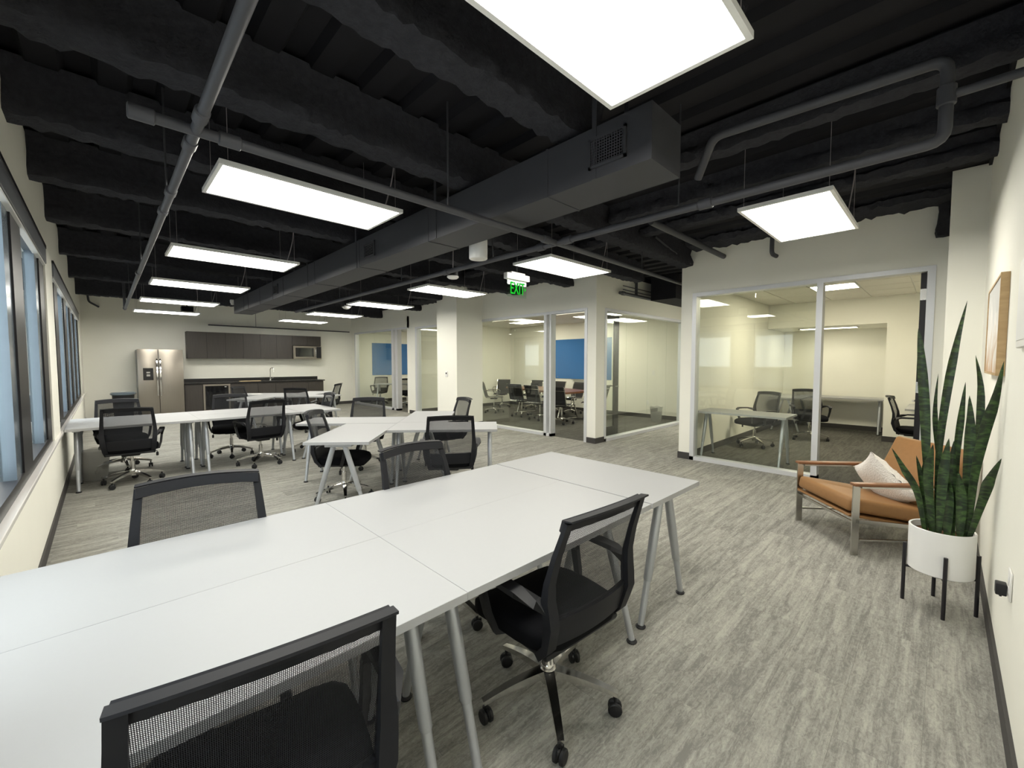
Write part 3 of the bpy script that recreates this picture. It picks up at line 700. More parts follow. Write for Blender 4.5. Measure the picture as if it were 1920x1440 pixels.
# ================================================================== TABLES
TH = 0.73; TT = 0.028
def leg_frame(root, x, horiz):
    """one A-shaped pair of telescoping legs at an end of the table"""
    MB().rbox(x-0.035, x+0.035, -0.125, 0.125, TH-TT-0.03, TH-TT, 0.004, 1).build('leg_bracket', 'leg_grey', root)
    for s in (-1, 1):
        top = Vector((x, s*0.055, TH-TT-0.03)); foot = Vector((x, s*0.25, 0.012))
        at = lambda u: top.lerp(foot, u)
        m = MB().tube([at(0), at(0.3), at(0.64), at(0.655)], [0.024, 0.026, 0.023, 0.019], 12).tube([at(0.65), at(1.0)], [0.0185, 0.0165], 12)
        lg = m.build('leg', 'leg_grey', root)
        MB().lathe([(0.0, 0.0), (0.026, 0.0), (0.028, 0.006), (0.02, 0.014), (0, 0.014)], 14, (x, s*0.25, 0), False).build('foot', 'black_plastic', lg)
def make_table(L=1.214, D=0.604):
    t = thing('desk', '', 'desk', (0, 0, 0), 0)
    MB().rbox(-L/2, L/2, -D/2, D/2, TH-TT, TH, 0.001, 1).build('tabletop', 'white_desk', t)
    leg_frame(t, -L/2+0.085, 0); leg_frame(t, L/2-0.085, 0)
    return t
DESK = make_table(); desk_used = [False]
def desk(x, y, rz, label, group):
    if not desk_used[0]:
        desk_used[0] = True; DESK.location = (x, y, 0); DESK.rotation_euler = (0, 0, rz); tag(DESK, label, None, group); return DESK
    return dup(DESK, (x, y, 0), rz, label, group)
g = 'white desks pushed together in the foreground'
desk(1.425, 1.9525, 0, 'white desk of the front cluster that the far mesh-back chair is tucked under, centre', g)
desk(1.425, 1.3482, 0, 'white desk of the front cluster with the swivel chair pushed in at its near side', g)
desk(2.345, 1.65, PI/2, 'white desk closing the right end of the front cluster', g)
t = make_table(1.172); t.location = (0.231, 1.953, 0); tag(t, 'white desk of the front cluster at the window end, far side', None, g)
t = make_table(1.172); t.location = (0.231, 1.3475, 0); tag(t, 'white desk at the lower left corner of the picture', None, g)
g = 'white desks in the row behind by the window'
for k, (x, w_) in enumerate(((0.275, 'window end'), (1.49, 'middle'))):
    desk(x, 7.02, 0, 'white desk in the window-side row behind, near side, %s' % w_, g)
    desk(x, 7.63, 0, 'white desk in the window-side row behind, far side, %s' % w_, g)
desk(2.405, 7.325, PI/2, 'white desk closing the right end of the window-side row', g)
# two pinwheel clusters, turned 49 degrees
ANG = math.radians(49.1); DD = Vector((math.cos(ANG), math.sin(ANG))); WW = Vector((DD.y, -DD.x))
def ab(a, b_): v = WW*a+DD*b_; return v.x, v.y
AL, AW = ANG, ANG-PI/2        # along d, along w
def pinwheel(da, db, where, g):
    for a, b_, rz, lab in ((-1.415, 4.575, AL, 'nearest'), (-1.72, 5.50, AW, 'left'), (-0.503, 4.945, AW, 'right'), (-0.808, 5.86, AL, 'rear')):
        x, y = ab(a+da, b_+db); desk(x, y, rz, 'white desk, %s of the four set as a pinwheel %s' % (lab, where), g)
pinwheel(0, 0, 'in the middle of the room', 'pinwheel desks in the middle of the room')
pinwheel(-3.52, 4.75, 'in front of the kitchen', 'pinwheel desks in front of the kitchen')

# ================================================================== TASK CHAIRS
def caster(mb, x, y, a):
    M = Matrix.Translation((x, y, 0)) @ Matrix.Rotation(a, 4, 'Z')
    for s in (-1, 1):
        k = len(mb.v); mb.lathe([(0.0, -0.009), (0.024, -0.009), (0.029, -0.005), (0.029, 0.005), (0.024, 0.009), (0.0, 0.009)], 14, caps=False)
        R_ = M @ Matrix.Translation((0, s*0.0135, 0.029)) @ Matrix.Rotation(PI/2, 4, 'X')
        for i in range(k, len(mb.v)): mb.v[i] = tuple(R_ @ Vector(mb.v[i]))
    k = len(mb.v); mb.rbox(-0.022, 0.026, -0.006, 0.006, 0.028, 0.062, 0.004, 1)
    for i in range(k, len(mb.v)): mb.v[i] = tuple(M @ Vector(mb.v[i]))
def star_base(root, R=0.295, m='chrome', turn=0.0, zhub=0.135):
    hub = MB().lathe([(0.0, zhub-0.055), (0.034, zhub-0.055), (0.036, zhub), (0.028, zhub+0.02), (0.0, zhub+0.02)], 20, caps=False).build('base_hub', m, root)
    for k in range(5):
        a = turn+2*PI*k/5; c, s = math.cos(a), math.sin(a)
        pts = []; ws = []; ts = []
        for q in range(7):
            u = q/6; r = 0.015+u*(R-0.015); pts.append((c*r, s*r, zhub-0.014+0.010*math.sin(u*PI)-(zhub-0.104)*u)); ws.append(0.046-0.020*u); ts.append(0.036-0.018*u)
        lg = MB().bar(pts, ws, ts, (-s, c, 0)).build('base_leg', m, root, True, 50)
        cm = MB(); cm.tube([(c*(R-.012), s*(R-.012), 0.05), (c*(R-.012), s*(R-.012), 0.082)], 0.008, 8); caster(cm, c*(R-.012), s*(R-.012), a+1.1+k*0.7)
        cm.build('caster', 'black_plastic', lg)
def make_chair():
    t = thing('task_chair', '', 'chair', (0, 0, 0), 0)
    star_base(t, turn=PI/2, zhub=0.155)
    MB().tube([(0, 0, 0.16), (0, 0, 0.28)], 0.025, 14).tube([(0, 0, 0.27), (0, 0, 0.38)], 0.015, 12).build('gas_column', 'chrome', t)
    mech = MB().rbox(-0.085, 0.085, -0.13, 0.10, 0.352, 0.396, 0.012, 2).build('tilt_mechanism', 'black_plastic', t)
    MB().tube([(0.06, 0.02, 0.372), (0.20, 0.03, 0.367), (0.235, 0.03, 0.365), (0.235, 0.03, 0.35)], 0.005, 6).rbox(0.222, 0.248, 0.018, 0.042, 0.305, 0.352, 0.006, 1).build('tilt_lever', 'black_plastic', mech)
    # seat: upholstered pad with a waterfall front, on a moulded pan
    def shp(p):
        f_ = max(0.0, (p.y-0.05)/0.2); s_ = abs(p.x)/0.25
        return Vector((p.x*(1-0.10*max(0, (-p.y-0.02)/0.22)), p.y, p.z-0.030*f_*f_-0.010*(1-s_*s_)*(1 if p.z > 0.46 else 0)))
    m = MB()
    bm = bmesh.new(); bmesh.ops.create_cube(bm, size=1)
    bmesh.ops.subdivide_edges(bm, edges=bm.edges[:], cuts=5, use_grid_fill=True)
    for v in bm.verts:
        x, y, z = v.co*2
        q = (abs(x)**6+abs(y)**6+abs(z)**6)**(1/6); q = max(q, 1e-6); n_ = max(abs(x), abs(y), abs(z))
        v.co = shp(Vector((x*n_/q*0.25, y*n_/q*0.24+0.015, 0.442+z*n_/q*0.044)))
    bm.verts.index_update(); m.add([v.co for v in bm.verts], [[v.index for v in f.verts] for f in bm.faces]); bm.free()
    st = m.build('seat', 'black_fabric', t, True, 80)
    MB().rbox(-0.215, 0.215, -0.205, 0.19, 0.383, 0.41, 0.012, 2).build('seat_pan', 'black_plastic', st)
    # back: side posts with the bend at arm height, top rail, lower plate, mesh
    def post(z):            # (half width, y) of the frame at height z
        pts = [(0.388, 0.203, -0.160), (0.45, 0.214, -0.215), (0.55, 0.226, -0.242), (0.64, 0.234, -0.232), (0.70, 0.232, -0.236), (0.80, 0.225, -0.262), (0.935, 0.214, -0.308)]
        for a, b_ in zip(pts[:-1], pts[1:]):
            if z <= b_[0]: u = (z-a[0])/(b_[0]-a[0]); return a[1]+(b_[1]-a[1])*u, a[2]+(b_[2]-a[2])*u
        return pts[-1][1:]
    fr = MB(); zs = [0.39, 0.45, 0.50, 0.55, 0.60, 0.64, 0.67, 0.70, 0.75, 0.80, 0.87, 0.93]
    for s in (-1, 1):
        fr.bar([(s*post(z)[0], post(z)[1], z) for z in zs], [0.040, 0.044, 0.046, 0.046, 0.044, 0.042, 0.040, 0.036, 0.034, 0.032, 0.030, 0.030], [0.030, 0.032, 0.034, 0.036, 0.036, 0.034, 0.030, 0.026, 0.022, 0.020, 0.018, 0.016], (1, 0, 0))
    bow = lambda u: 0.030*(1-(2*u-1)**2)
    fr.grid(lambda u, v: ((2*u-1)*(post(0.945)[0]+0.012), post(0.895+0.04*v)[1]-bow(u)+0.008, 0.892+0.042*v+0.012*(1-(2*u-1)**2)), 14, 2, 0.017)
    fr.grid(lambda u, v: ((2*u-1)*(post(0.945)[0]+0.014), post(0.945)[1]-bow(u)+0.010-0.034*v, 0.936+0.012*(1-(2*u-1)**2)+0.004*v), 14, 1, 0.006)
    fr.grid(lambda u, v: ((2*u-1)*post(0.5)[0], post(0.45+0.11*v)[1]-bow(u)*.8, 0.447+0.113*v), 12, 3, 0.020)
    fr.build('back_frame', 'frame_plastic', t, True, 45)
    MB().grid(lambda u, v: ((2*u-1)*(post(0.55+0.37*v)[0]-0.008), post(0.55+0.37*v)[1]-bow(u)+0.010, 0.55+0.37*v), 12, 10).build('back_mesh', 'back_mesh', t, True, 80)
    for s in (-1, 1):
        ar = MB().bar([(s*0.232, -0.235, 0.605), (s*0.262, -0.20, 0.628), (s*0.287, -0.13, 0.646), (s*0.290, 0.0, 0.650), (s*0.290, 0.07, 0.648), (s*0.288, 0.105, 0.63), (s*0.282, 0.095, 0.56), (s*0.272, 0.07, 0.47), (s*0.25, 0.045, 0.40), (s*0.18, 0.03, 0.388)],
                      [0.030, 0.036, 0.052, 0.056, 0.054, 0.046, 0.036, 0.032, 0.032, 0.034], [0.034, 0.028, 0.022, 0.021, 0.022, 0.026, 0.024, 0.024, 0.022, 0.018],
                      [(0, 1, 0.3), (.5*s, 1, 0), (s, .3, 0), (s, 0, 0), (s, 0, 0), (s, 0, 0), (0, 1, 0), (0, 1, 0), (0, 1, 0), (0, 1, 0)])
        ar.build('armrest', 'black_plastic', t, True, 45)
    return t
CHAIR = make_chair(); chair_used = [False]
def chair(x, y, face, label, group='mesh-back task chairs'):
    """face: compass angle (radians) the sitter looks along, 0 = +X"""
    rz = face-PI/2
    if not chair_used[0]:
        chair_used[0] = True; CHAIR.location = (x, y, 0); CHAIR.rotation_euler = (0, 0, rz); tag(CHAIR, label, None, group); return
    dup(CHAIR, (x, y, 0), rz, label, group)
dg_ = math.radians
chair(0.25, 1.145, dg_(82), 'black mesh-back chair cut off by the bottom edge of the picture')
chair(1.335, 1.15, dg_(86), 'black mesh-back swivel chair in the foreground, at the near side of the front desks')
chair(0.26, 2.05, dg_(-98), 'black mesh-back chair on the far side of the front desks, nearer the window')
chair(1.41, 2.03, dg_(-86), 'black mesh-back chair across the front desks, in front of the pinwheel desks')
g = 'mesh-back task chairs'
x, y = ab(-1.57, 4.64); chair(x, y, AW+dg_(2), 'black mesh-back chair seen side-on, left of the mid-room pinwheel desks')
x, y = ab(-1.75, 6.05); chair(x, y, AL+PI+dg_(4), 'black mesh-back chair facing the camera behind the mid-room pinwheel desks')
x, y = ab(-0.62, 6.1); chair(x, y, AW+PI+dg_(28), 'black mesh-back chair seen side-on in front of the white column')
x, y = ab(-0.40, 4.45); chair(x, y, AL+dg_(6), 'black mesh-back chair, back to the camera, right of the mid-room pinwheel desks')
chair(0.215, 6.86, dg_(84), 'black mesh-back chair, back to the camera, beside the clear bin by the windows')
chair(0.16, 7.85, dg_(-84), 'black mesh-back chair facing the camera in front of the round-lidded trash can')
chair(1.60, 6.88, dg_(96), 'black mesh-back chair with its back to the camera at the middle of the window-side row')
chair(1.42, 7.85, dg_(-100), 'black mesh-back chair tucked in at the far side of the window-side row, middle')
chair(2.48, 7.38, dg_(178), 'black mesh-back chair at the right end of the window-side row')
x, y = ab(-1.57-3.52, 4.64+4.75); chair(x, y, AW, 'black mesh-back chair in front of the under-counter drinks fridge')
x, y = ab(-0.45-3.52, 4.45+4.75); chair(x, y, AL, 'black mesh-back chair with its back to the camera in front of the kitchen sink')
x, y = ab(-0.52-3.52, 6.0+4.75); chair(x, y, AW+PI, 'black mesh-back chair seen side-on at the right end of the kitchen counter')

# ================================================================== OFFICE FURNITURE BEHIND GLASS
g = 'white desks in the right-hand office'
desk(6.83, 2.06, PI/2, 'white desk just behind the glass of the right-hand office', g)
desk(10.95, 2.35, 0, 'white desk along the side wall at the back of the right-hand office', g)
desk(11.42, 1.42, PI/2, 'white desk against the back wall of the right-hand office', g)
desk(9.76, 0.12, 0, 'white desk mostly hidden by the right-hand office door', g)
chair(8.2, 2.3, math.radians(152), 'black mesh-back chair behind the glass of the right-hand office, at its nearest desk')
chair(9.58, 1.75, math.radians(205), 'black mesh-back chair at the back desks of the right-hand office')
chair(8.80, 0.27, math.radians(-93), 'black mesh-back chair seen through the right-hand office doorway, beside the dark door edge')
g = 'white desks in the far glass office'
desk(7.33, 13.55, math.radians(-45), 'white desk below the blue board in the far glass office', g)
chair(7.10, 14.12, math.radians(232), 'black mesh-back chair behind the desk in the far glass office')
chair(7.28, 12.55, math.radians(62), 'black mesh-back chair in the open doorway of the far glass office')

def board(name, label, x0, x1, y0, y1, z0, z1):
    t = thing(name, label, 'glass board', ((x0+x1)/2, (y0+y1)/2, z0))
    cx, cy = (x0+x1)/2, (y0+y1)/2
    MB().rbox(x0-cx, x1-cx, y0-cy, y1-cy, 0, z1-z0, 0.002, 1).build('panel', 'blue_glass', t)
    for u in (0.1, 0.9):
        px, py = x0+(x1-x0)*u-cx, y0+(y1-y0)*u-cy
        if x1-x0 < y1-y0: px = -0.015; MB().tube([(px, py, 0.05), (px+0.02, py, 0.05)], 0.012, 10).build('standoff', 'steel', t)
        else: py = -0.015; MB().tube([(px, py, 0.05), (px, py+0.02, 0.05)], 0.012, 10).build('standoff', 'steel', t)
    if x1-x0 < y1-y0: MB().rbox(-0.07, -0.008, -0.3, 0.3, -0.02, -0.005, 0.003, 1).build('pen_tray', 'steel', t)
board('glass_board', 'blue glass writing board on the back wall of the conference room', 10.384, 10.394, 6.62, 8.80, 0.97, 2.19)
board('glass_board', 'blue glass writing board in the far office beside the kitchen', 7.2, 8.9, YK-0.022, YK-0.012, 1.0, 2.2)

# conference table and chairs
t = thing('conference_table', 'boat-shaped brown wooden conference table on thin steel legs', 'table', (8.85, 7.75, 0), math.radians(-12))
poly = [(-0.50, -1.50), (0.46, -1.28), (0.60, -0.5), (0.62, 0.4), (0.50, 1.28), (-0.42, 1.45), (-0.58, 0.5), (-0.60, -0.5)]
MB().prism(poly, 0.70, 0.745).build('tabletop', 'table_wood', t, False)
for yy in (-0.95, 0.95):
    for xx in (-0.22, 0.22):
        MB().tube([(xx*0.6, yy, 0.70), (xx*1.5, yy, 0.01)], 0.018, 10).build('leg', 'steel', t)
    MB().box(-0.35, 0.35, yy-0.03, yy+0.03, 0.0, 0.02).build('foot_bar', 'steel', t, False)
def make_conf_chair():
    t = thing('conference_chair', '', 'chair', (0, 0, 0), 0)
    star_base(t, R=0.29, m='chrome', turn=0.3, zhub=0.12)
    MB().tube([(0, 0, 0.13), (0, 0, 0.30)], 0.022, 12).tube([(0, 0, 0.29), (0, 0, 0.41)], 0.014, 10).build('gas_column', 'chrome', t)
    MB().rbox(-0.12, 0.12, -0.1, 0.1, 0.40, 0.43, 0.01, 1).build('tilt_mechanism', 'black_plastic', t)
    prof = [(0.25, 0.435), (0.20, 0.465), (0.05, 0.465), (-0.10, 0.450), (-0.18, 0.452), (-0.225, 0.49), (-0.25, 0.57), (-0.285, 0.70), (-0.33, 0.84), (-0.365, 0.90)]
    def pt(u):
        k = u*(len(prof)-1); i = min(int(k), len(prof)-2); f_ = k-i
        return prof[i][0]*(1-f_)+prof[i+1][0]*f_, prof[i][1]*(1-f_)+prof[i+1][1]*f_
    # ribbed sling
    NR = 54
    def sl(u, v):
        y, z = pt(u); k = round(u*NR); d_ = 0.004 if k % 2 else 0.0
        return ((2*v-1)*0.215, y+d_*(1 if u > 0.55 else 0), z+d_*(0 if u > 0.55 else 1))
    MB().grid(sl, NR, 4, 0.008).build('sling', 'conf_black', t, True, 30)
    for s in (-1, 1):
        MB().tube([(s*0.228, *pt(u)) for u in [i/18 for i in range(19)]], 0.011, 8).build('side_rail', 'chrome', t)
        MB().tube([(s*0.235, -0.27, 0.64), (s*0.275, -0.22, 0.66), (s*0.285, -0.05, 0.66), (s*0.285, 0.10, 0.66), (s*0.28, 0.15, 0.62), (s*0.262, 0.12, 0.52), (s*0.24, 0.05, 0.455)], 0.011, 8).build('armrest', 'chrome', t)
    for u in (0.45, 0.86): y, z = pt(u); MB().tube([(-0.23, y-0.02, z), (0.23, y-0.02, z)], 0.010, 8).build('cross_bar', 'chrome', t)
    return t
CCH = make_conf_chair(); cc_used = [False]
def cchair(x, y, face, label):
    gname = 'ribbed chairs round the conference table'
    if not cc_used[0]:
        cc_used[0] = True; CCH.location = (x, y, 0); CCH.rotation_euler = (0, 0, face-PI/2); tag(CCH, label, None, gname); return
    dup(CCH, (x, y, 0), face-PI/2, label, gname)
cchair(8.25, 9.25, math.radians(-50), 'black ribbed chair with chrome arms, turned three-quarters at the left end of the conference table')
cchair(8.2, 8.05, math.radians(8), 'black ribbed chair on the glass side of the conference table, left of two')
cchair(8.02, 7.22, math.radians(0), 'black ribbed chair on the glass side of the conference table, beside the door mullion')
cchair(7.92, 6.42, math.radians(12), 'black ribbed chair partly hidden by the conference room door mullion')
cchair(9.05, 6.28, math.radians(100), 'black ribbed chair at the right end of the conference table, in the doorway view')
cchair(9.45, 10.2, math.radians(215), 'black ribbed chair farthest left, behind the turned chair at the conference table')
cchair(9.75, 9.15, math.radians(188), 'black ribbed chair across the conference table, seen through the glass left of the mullion')
cchair(9.62, 8.15, math.radians(180), 'black ribbed chair across the conference table, left of the two below the blue board')
cchair(9.58, 7.42, math.radians(174), 'black ribbed chair across the conference table, right of the two below the blue board')

# ================================================================== KITCHEN
ZU0, ZU1 = 1.587, 2.335
xs = [1.68, 2.57, 3.46, 4.36, 5.25]
nm = ['leftmost dark wall cabinet, above the counter beside the fridge', 'second dark wall cabinet from the fridge', 'third dark wall cabinet from the fridge, above the faucet', 'short dark wall cabinet above the microwave']
for i in range(4):
    z0 = ZU0 if i < 3 else 2.015
    t = thing('wall_cabinet', nm[i], 'cabinet', (xs[i], YK, z0), 0, 'kitchen wall cabinets')
    wd, h = xs[i+1]-xs[i], ZU1-z0
    MB().box(0, wd, -0.31, -0.002, 0, h).build('body', 'cab_dark', t, False)
    for k in (0, 1): MB().rbox(wd/2*k+0.002, wd/2*(k+1)-0.002, -0.33, -0.312, 0.002, h-0.002, 0.001, 1).build('door', 'cab_dark', t, False)
t = thing('microwave', 'stainless over-counter microwave with black glass door', 'microwave', (4.37, YK, ZU0))
MB().rbox(0, 0.87, -0.38, -0.003, 0, 0.42, 0.006, 1).build('body', 'stainless', t)
d = MB().rbox(0.02, 0.70, -0.405, -0.38, 0.03, 0.40, 0.005, 1).build('door', 'stainless', t)
MB().box(0.06, 0.62, -0.408, -0.404, 0.07, 0.36).build('glass', 'bev_glass', d, False)
MB().tube([(0.675, -0.405, 0.06), (0.675, -0.44, 0.10), (0.675, -0.44, 0.34), (0.675, -0.405, 0.37)], 0.012, 10).build('handle', 'chrome', d)
MB().rbox(0.715, 0.86, -0.40, -0.38, 0.03, 0.40, 0.004, 1).build('control_panel', 'black_plastic', t)

YF = 14.25
t = thing('refrigerator', 'side-by-side stainless refrigerator with water dispenser', 'refrigerator', (0.62, 14.15, 0))
MB().box(0, 0.915, 0.07, 0.74, 0.02, 1.80).build('body', 'fascia', t, False)
for k, (a, b_) in enumerate(((0.0, 0.405), (0.411, 0.915))):
    d = MB().rbox(a, b_, 0, 0.07, 0.05, 1.81, 0.008, 2).build('door', 'stainless', t)
    hx = 0.375 if k == 0 else 0.441
    MB().bar([(hx, 0, 0.62), (hx, -0.045, 0.68), (hx, -0.055, 1.1), (hx, -0.045, 1.50), (hx, 0, 1.56)], 0.028, 0.018, (1, 0, 0)).build('handle', 'chrome', d)
    if k == 0:
        dp = MB().rbox(0.10, 0.30, -0.004, 0.005, 1.02, 1.33, 0.004, 1).build('dispenser', 'board_dark', t)
        MB().box(0.165, 0.235, -0.008, -0.004, 1.20, 1.235).box(0.165, 0.235, -0.008, -0.004, 1.12, 1.17).build('dispenser_pad', 'steel', dp, False)
t = tag(MB().rbox(1.555, 5.24, YF, YK-0.003, 0.875, 0.912, 0.003, 1).box(1.555, 5.22, YK-0.025, YK-0.003, 0.912, 1.01).build('countertop', 'board_dark', None), 'black countertop with a low black backsplash', 'countertop')
def base_cab(x0, x1, label, doors):
    t = thing('base_cabinet', label, 'cabinet', (x0, YF+0.03, 0), 0, 'kitchen base cabinets')
    wd = x1-x0
    MB().box(0, wd, 0.02, 0.60, 0.1, 0.872).box(0, wd, 0.08, 0.60, 0, 0.1).build('body', 'cab_dark', t, False)
    for k in range(doors): MB().rbox(wd/doors*k+0.002, wd/doors*(k+1)-0.002, 0.0, 0.019, 0.105, 0.868, 0.001, 1).build('door', 'cab_dark', t, False)
base_cab(1.56, 1.955, 'narrow dark base cabinet between fridge and drinks fridge', 1)
base_cab(2.61, 3.30, 'dark base cabinet right of the drinks fridge', 1)
base_cab(3.305, 4.25, 'dark sink base cabinet under the faucet', 2)
base_cab(4.255, 5.20, 'dark base cabinet at the right end of the counter', 2)
t = thing('drinks_fridge', 'under-counter drinks fridge with black glass door in a steel frame', 'refrigerator', (1.965, YF+0.03, 0))
MB().box(0, 0.635, 0.03, 0.60, 0.02, 0.868).build('body', 'board_dark', t, False)
m = MB(); m.box(0, 0.635, 0, 0.03, 0.10, 0.15).box(0, 0.635, 0, 0.03, 0.815, 0.865).box(0, 0.045, 0, 0.03, 0.15, 0.815).box(0.59, 0.635, 0, 0.03, 0.15, 0.815)
d = m.build('door', 'stainless', t, False)
MB().box(0.045, 0.59, 0.008, 0.02, 0.15, 0.815).build('glass', 'bev_glass', d, False)
MB().box(0.50, 0.545, 0.004, 0.008, 0.775, 0.79).build('display', 'white_plastic', d, False)
t = thing('faucet', 'tall chrome kitchen faucet', 'faucet', (3.72, 14.62, 0.912))
MB().lathe([(0.03, 0), (0.03, 0.008), (0.022, 0.014), (0.020, 0.05)], 16).build('base', 'chrome', t)
MB().tube([(0, 0, 0.02), (0, 0, 0.34), (0.01, -0.03, 0.385), (0.03, -0.09, 0.40), (0.05, -0.15, 0.385), (0.06, -0.17, 0.33), (0.062, -0.175, 0.27)], 0.014, 12).build('spout', 'chrome', t)
MB().tube([(0.02, 0, 0.06), (0.09, -0.01, 0.085)], 0.008, 8).build('handle', 'chrome', t)
tag(MB().rbox(2.85, 3.38, YF+0.02, YF+0.20, 0.913, 0.935, 0.004, 1).build('counter_strip', 'tan'), 'tan strip lying at the front edge of the black counter', 'cutting board')  # flat tan strip along the counter front, its nature left open
t = thing('trash_can', 'round black trash can with a grey flat lid, left of the fridge', 'trash can', (0.33, 14.0, 0))
MB().lathe([(0.0, 0.0), (0.17, 0.0), (0.205, 0.68), (0.205, 0.69), (0, 0.69)], 28, caps=False).build('body', 'black_plastic', t)
MB().lathe([(0.22, 0.68), (0.24, 0.70), (0.24, 0.725), (0.215, 0.748), (0.0, 0.76)], 32, caps=True).build('lid', 'sash', t)
MB().rbox(-0.05, 0.05, -0.02, 0.02, 0.755, 0.764, 0.003, 1).build('lid_label', 'white_plastic', t)
def bin_(x, y, label):
    t = thing('waste_bin', label, 'waste bin', (x, y, 0), 0, 'clear waste bins')
    MB().lathe([(0.115, 0.0), (0.118, 0.004), (0.15, 0.36), (0.157, 0.362), (0.157, 0.37), (0.147, 0.37), (0.112, 0.008)], 26, caps=True).build('tub', 'bin_plastic', t)
    k = MB()
    def lin(u, v):
        a = u*2*PI; r = 0.105+0.045*v+0.004*math.sin(a*9+v*5); return (r*math.cos(a), r*math.sin(a), 0.02+0.36*v+0.012*math.sin(a*5)*v)
    k.grid(lin, 40, 5).build('bag_liner', 'bin_plastic', t)
bin_(-0.12, 7.40, 'clear waste bin with a bag under the window-side desk')
bin_(9.8, 4.95, 'clear waste bin inside the conference room by its side glass')

# ================================================================== LOUNGE CHAIR
LF = math.radians(131.0)         # direction the sitter looks
t = thing('lounge_chair', 'tan leather lounge chair with flat steel frame and wooden armrests', 'armchair', (4.53, 0.44, 0), LF-PI/2)
HW, FY, BY, AZ = 0.355, 0.30, -0.34, 0.555
for s in (-1, 1):
    x = s*HW
    MB().bar([(x, FY, 0), (x, FY, AZ-0.02)], 0.05, 0.012, (0, 1, 0)).bar([(x-s*0.002, FY-0.025, AZ-0.026), (x-s*0.002, BY, AZ-0.026)], 0.012, 0.05, (0, 0, 1)).bar([(x, FY, 0.265), (x, BY, 0.215)], 0.03, 0.012, (0, 0, 1)).build('side_frame', 'steel', t, False)
    MB().bar([(x, BY, 0), (x, BY, AZ-0.02)], 0.05, 0.012, (0, 1, 0)).build('leg', 'steel', t, False)
    MB().bar([(x, FY-0.03, 0.12), (x, BY+0.03, 0.12)], 0.014, 0.014, (0, 0, 1)).build('stretcher', 'steel', t, False)
    MB().rbox(x-0.032, x+0.032, BY+0.02, FY+0.03, AZ-0.018, AZ+0.004, 0.006, 2).build('armrest', 'arm_wood', t)
for y, z in ((FY-0.02, 0.235), (BY+0.02, 0.20)): MB().bar([(-HW, y, z), (HW, y, z)], 0.02, 0.012, (0, 0, 1)).build('cross_bar', 'steel', t, False)
ml = lambda c, a: Matrix.Translation(c) @ Matrix.Rotation(a, 4, 'X')
Ms = ml((0, 0.0, 0.325), math.radians(9))
MB().rbox(-0.33, 0.33, -0.34, 0.335, -0.05, 0.06, 0.03, 3, lambda p: Ms @ p).build('seat_cushion', 'leather', t)
MB().rbox(-0.335, 0.335, -0.34, 0.325, -0.085, -0.065, 0.004, 1, lambda p: Ms @ p).build('seat_sling', 'leather', t)
Mb = ml((0, -0.41, 0.52), math.radians(24))
MB().rbox(-0.33, 0.33, -0.05, 0.05, -0.26, 0.31, 0.03, 3, lambda p: Mb @ p).build('back_cushion', 'leather', t)
for s in (-1, 1): MB().bar([Mb @ Vector((s*0.342, -0.02, -0.28)), Mb @ Vector((s*0.342, -0.02, 0.28))], 0.03, 0.012, (0, 1, 0)).build('back_frame', 'steel', t, False)
def pillow():
    n = 18
    def fn(u, v):
        x, y = 2*u-1, 2*v-1
        k = (1-abs(x)**2.6)*(1-abs(y)**2.6)
        return (x*0.225*(1-0.10*(1-abs(y)**2)*abs(x)), y*0.225*(1-0.10*(1-abs(x)**2)*abs(y)), 0.085*max(k, 0)**0.55)
    a = MB(); a.grid(fn, n, n); b_ = MB(); b_.grid(lambda u, v: (fn(u, v)[0], fn(u, v)[1], -fn(u, v)[2]), n, n)
    a.v = [(p[0]+random.gauss(0, .0025), p[1]+random.gauss(0, .0025), p[2]+random.gauss(0, .004)) for p in a.v]
    a.add(b_.v, b_.f)
    M = Matrix.Translation((4.53, 0.44, 0)) @ Matrix.Rotation(LF-PI/2, 4, 'Z') @ Matrix.Translation((0.01, -0.17, 0.475)) @ Matrix.Rotation(math.radians(58), 4, 'X') @ Matrix.Rotation(math.radians(57), 4, 'Z')
    a.v = [tuple(M @ Vector(p)) for p in a.v]
    c = M.translation; a.v = [(p[0]-c.x, p[1]-c.y, p[2]-c.z) for p in a.v]
    o = a.build('pillow', 'shag', None, True, 85); o.location = c
    tag(o, 'fluffy white pillow leaning in the tan lounge chair', 'pillow')
pillow()

# ================================================================== SNAKE PLANT
PC = Vector((3.55, -0.022, 0))
plant = thing('snake_plant', 'tall snake plant in a white pot on a black four-legged stand', 'plant', PC)
pot = MB().lathe([(0.0, 0.225), (0.136, 0.225), (0.144, 0.231), (0.144, 0.487), (0.140, 0.490), (0.134, 0.487), (0.134, 0.44), (0.0, 0.44)], 48, caps=False).build('pot', 'pot_white', plant)
MB().lathe([(0.0, 0.455), (0.133, 0.45)], 32, caps=False).build('soil', 'soil', plant)
for k in range(4):
    a = k*PI/2+math.radians(8); c, s = math.cos(a), math.sin(a)
    MB().tube([(c*0.157, s*0.157, 0.0), (c*0.157, s*0.157, 0.36)], 0.0095, 10).build('stand_leg', 'stand_black', plant)
MB().bar([(-0.15*math.cos(math.radians(8)), -0.15*math.sin(math.radians(8)), 0.216), (0.15*math.cos(math.radians(8)), 0.15*math.sin(math.radians(8)), 0.216)], 0.012, 0.012, (0, 0, 1)).bar([(0.15*math.sin(math.radians(8)), -0.15*math.cos(math.radians(8)), 0.215), (-0.15*math.sin(math.radians(8)), 0.15*math.cos(math.radians(8)), 0.215)], 0.012, 0.012, (0, 0, 1)).build('stand_ring', 'stand_black', plant, False)
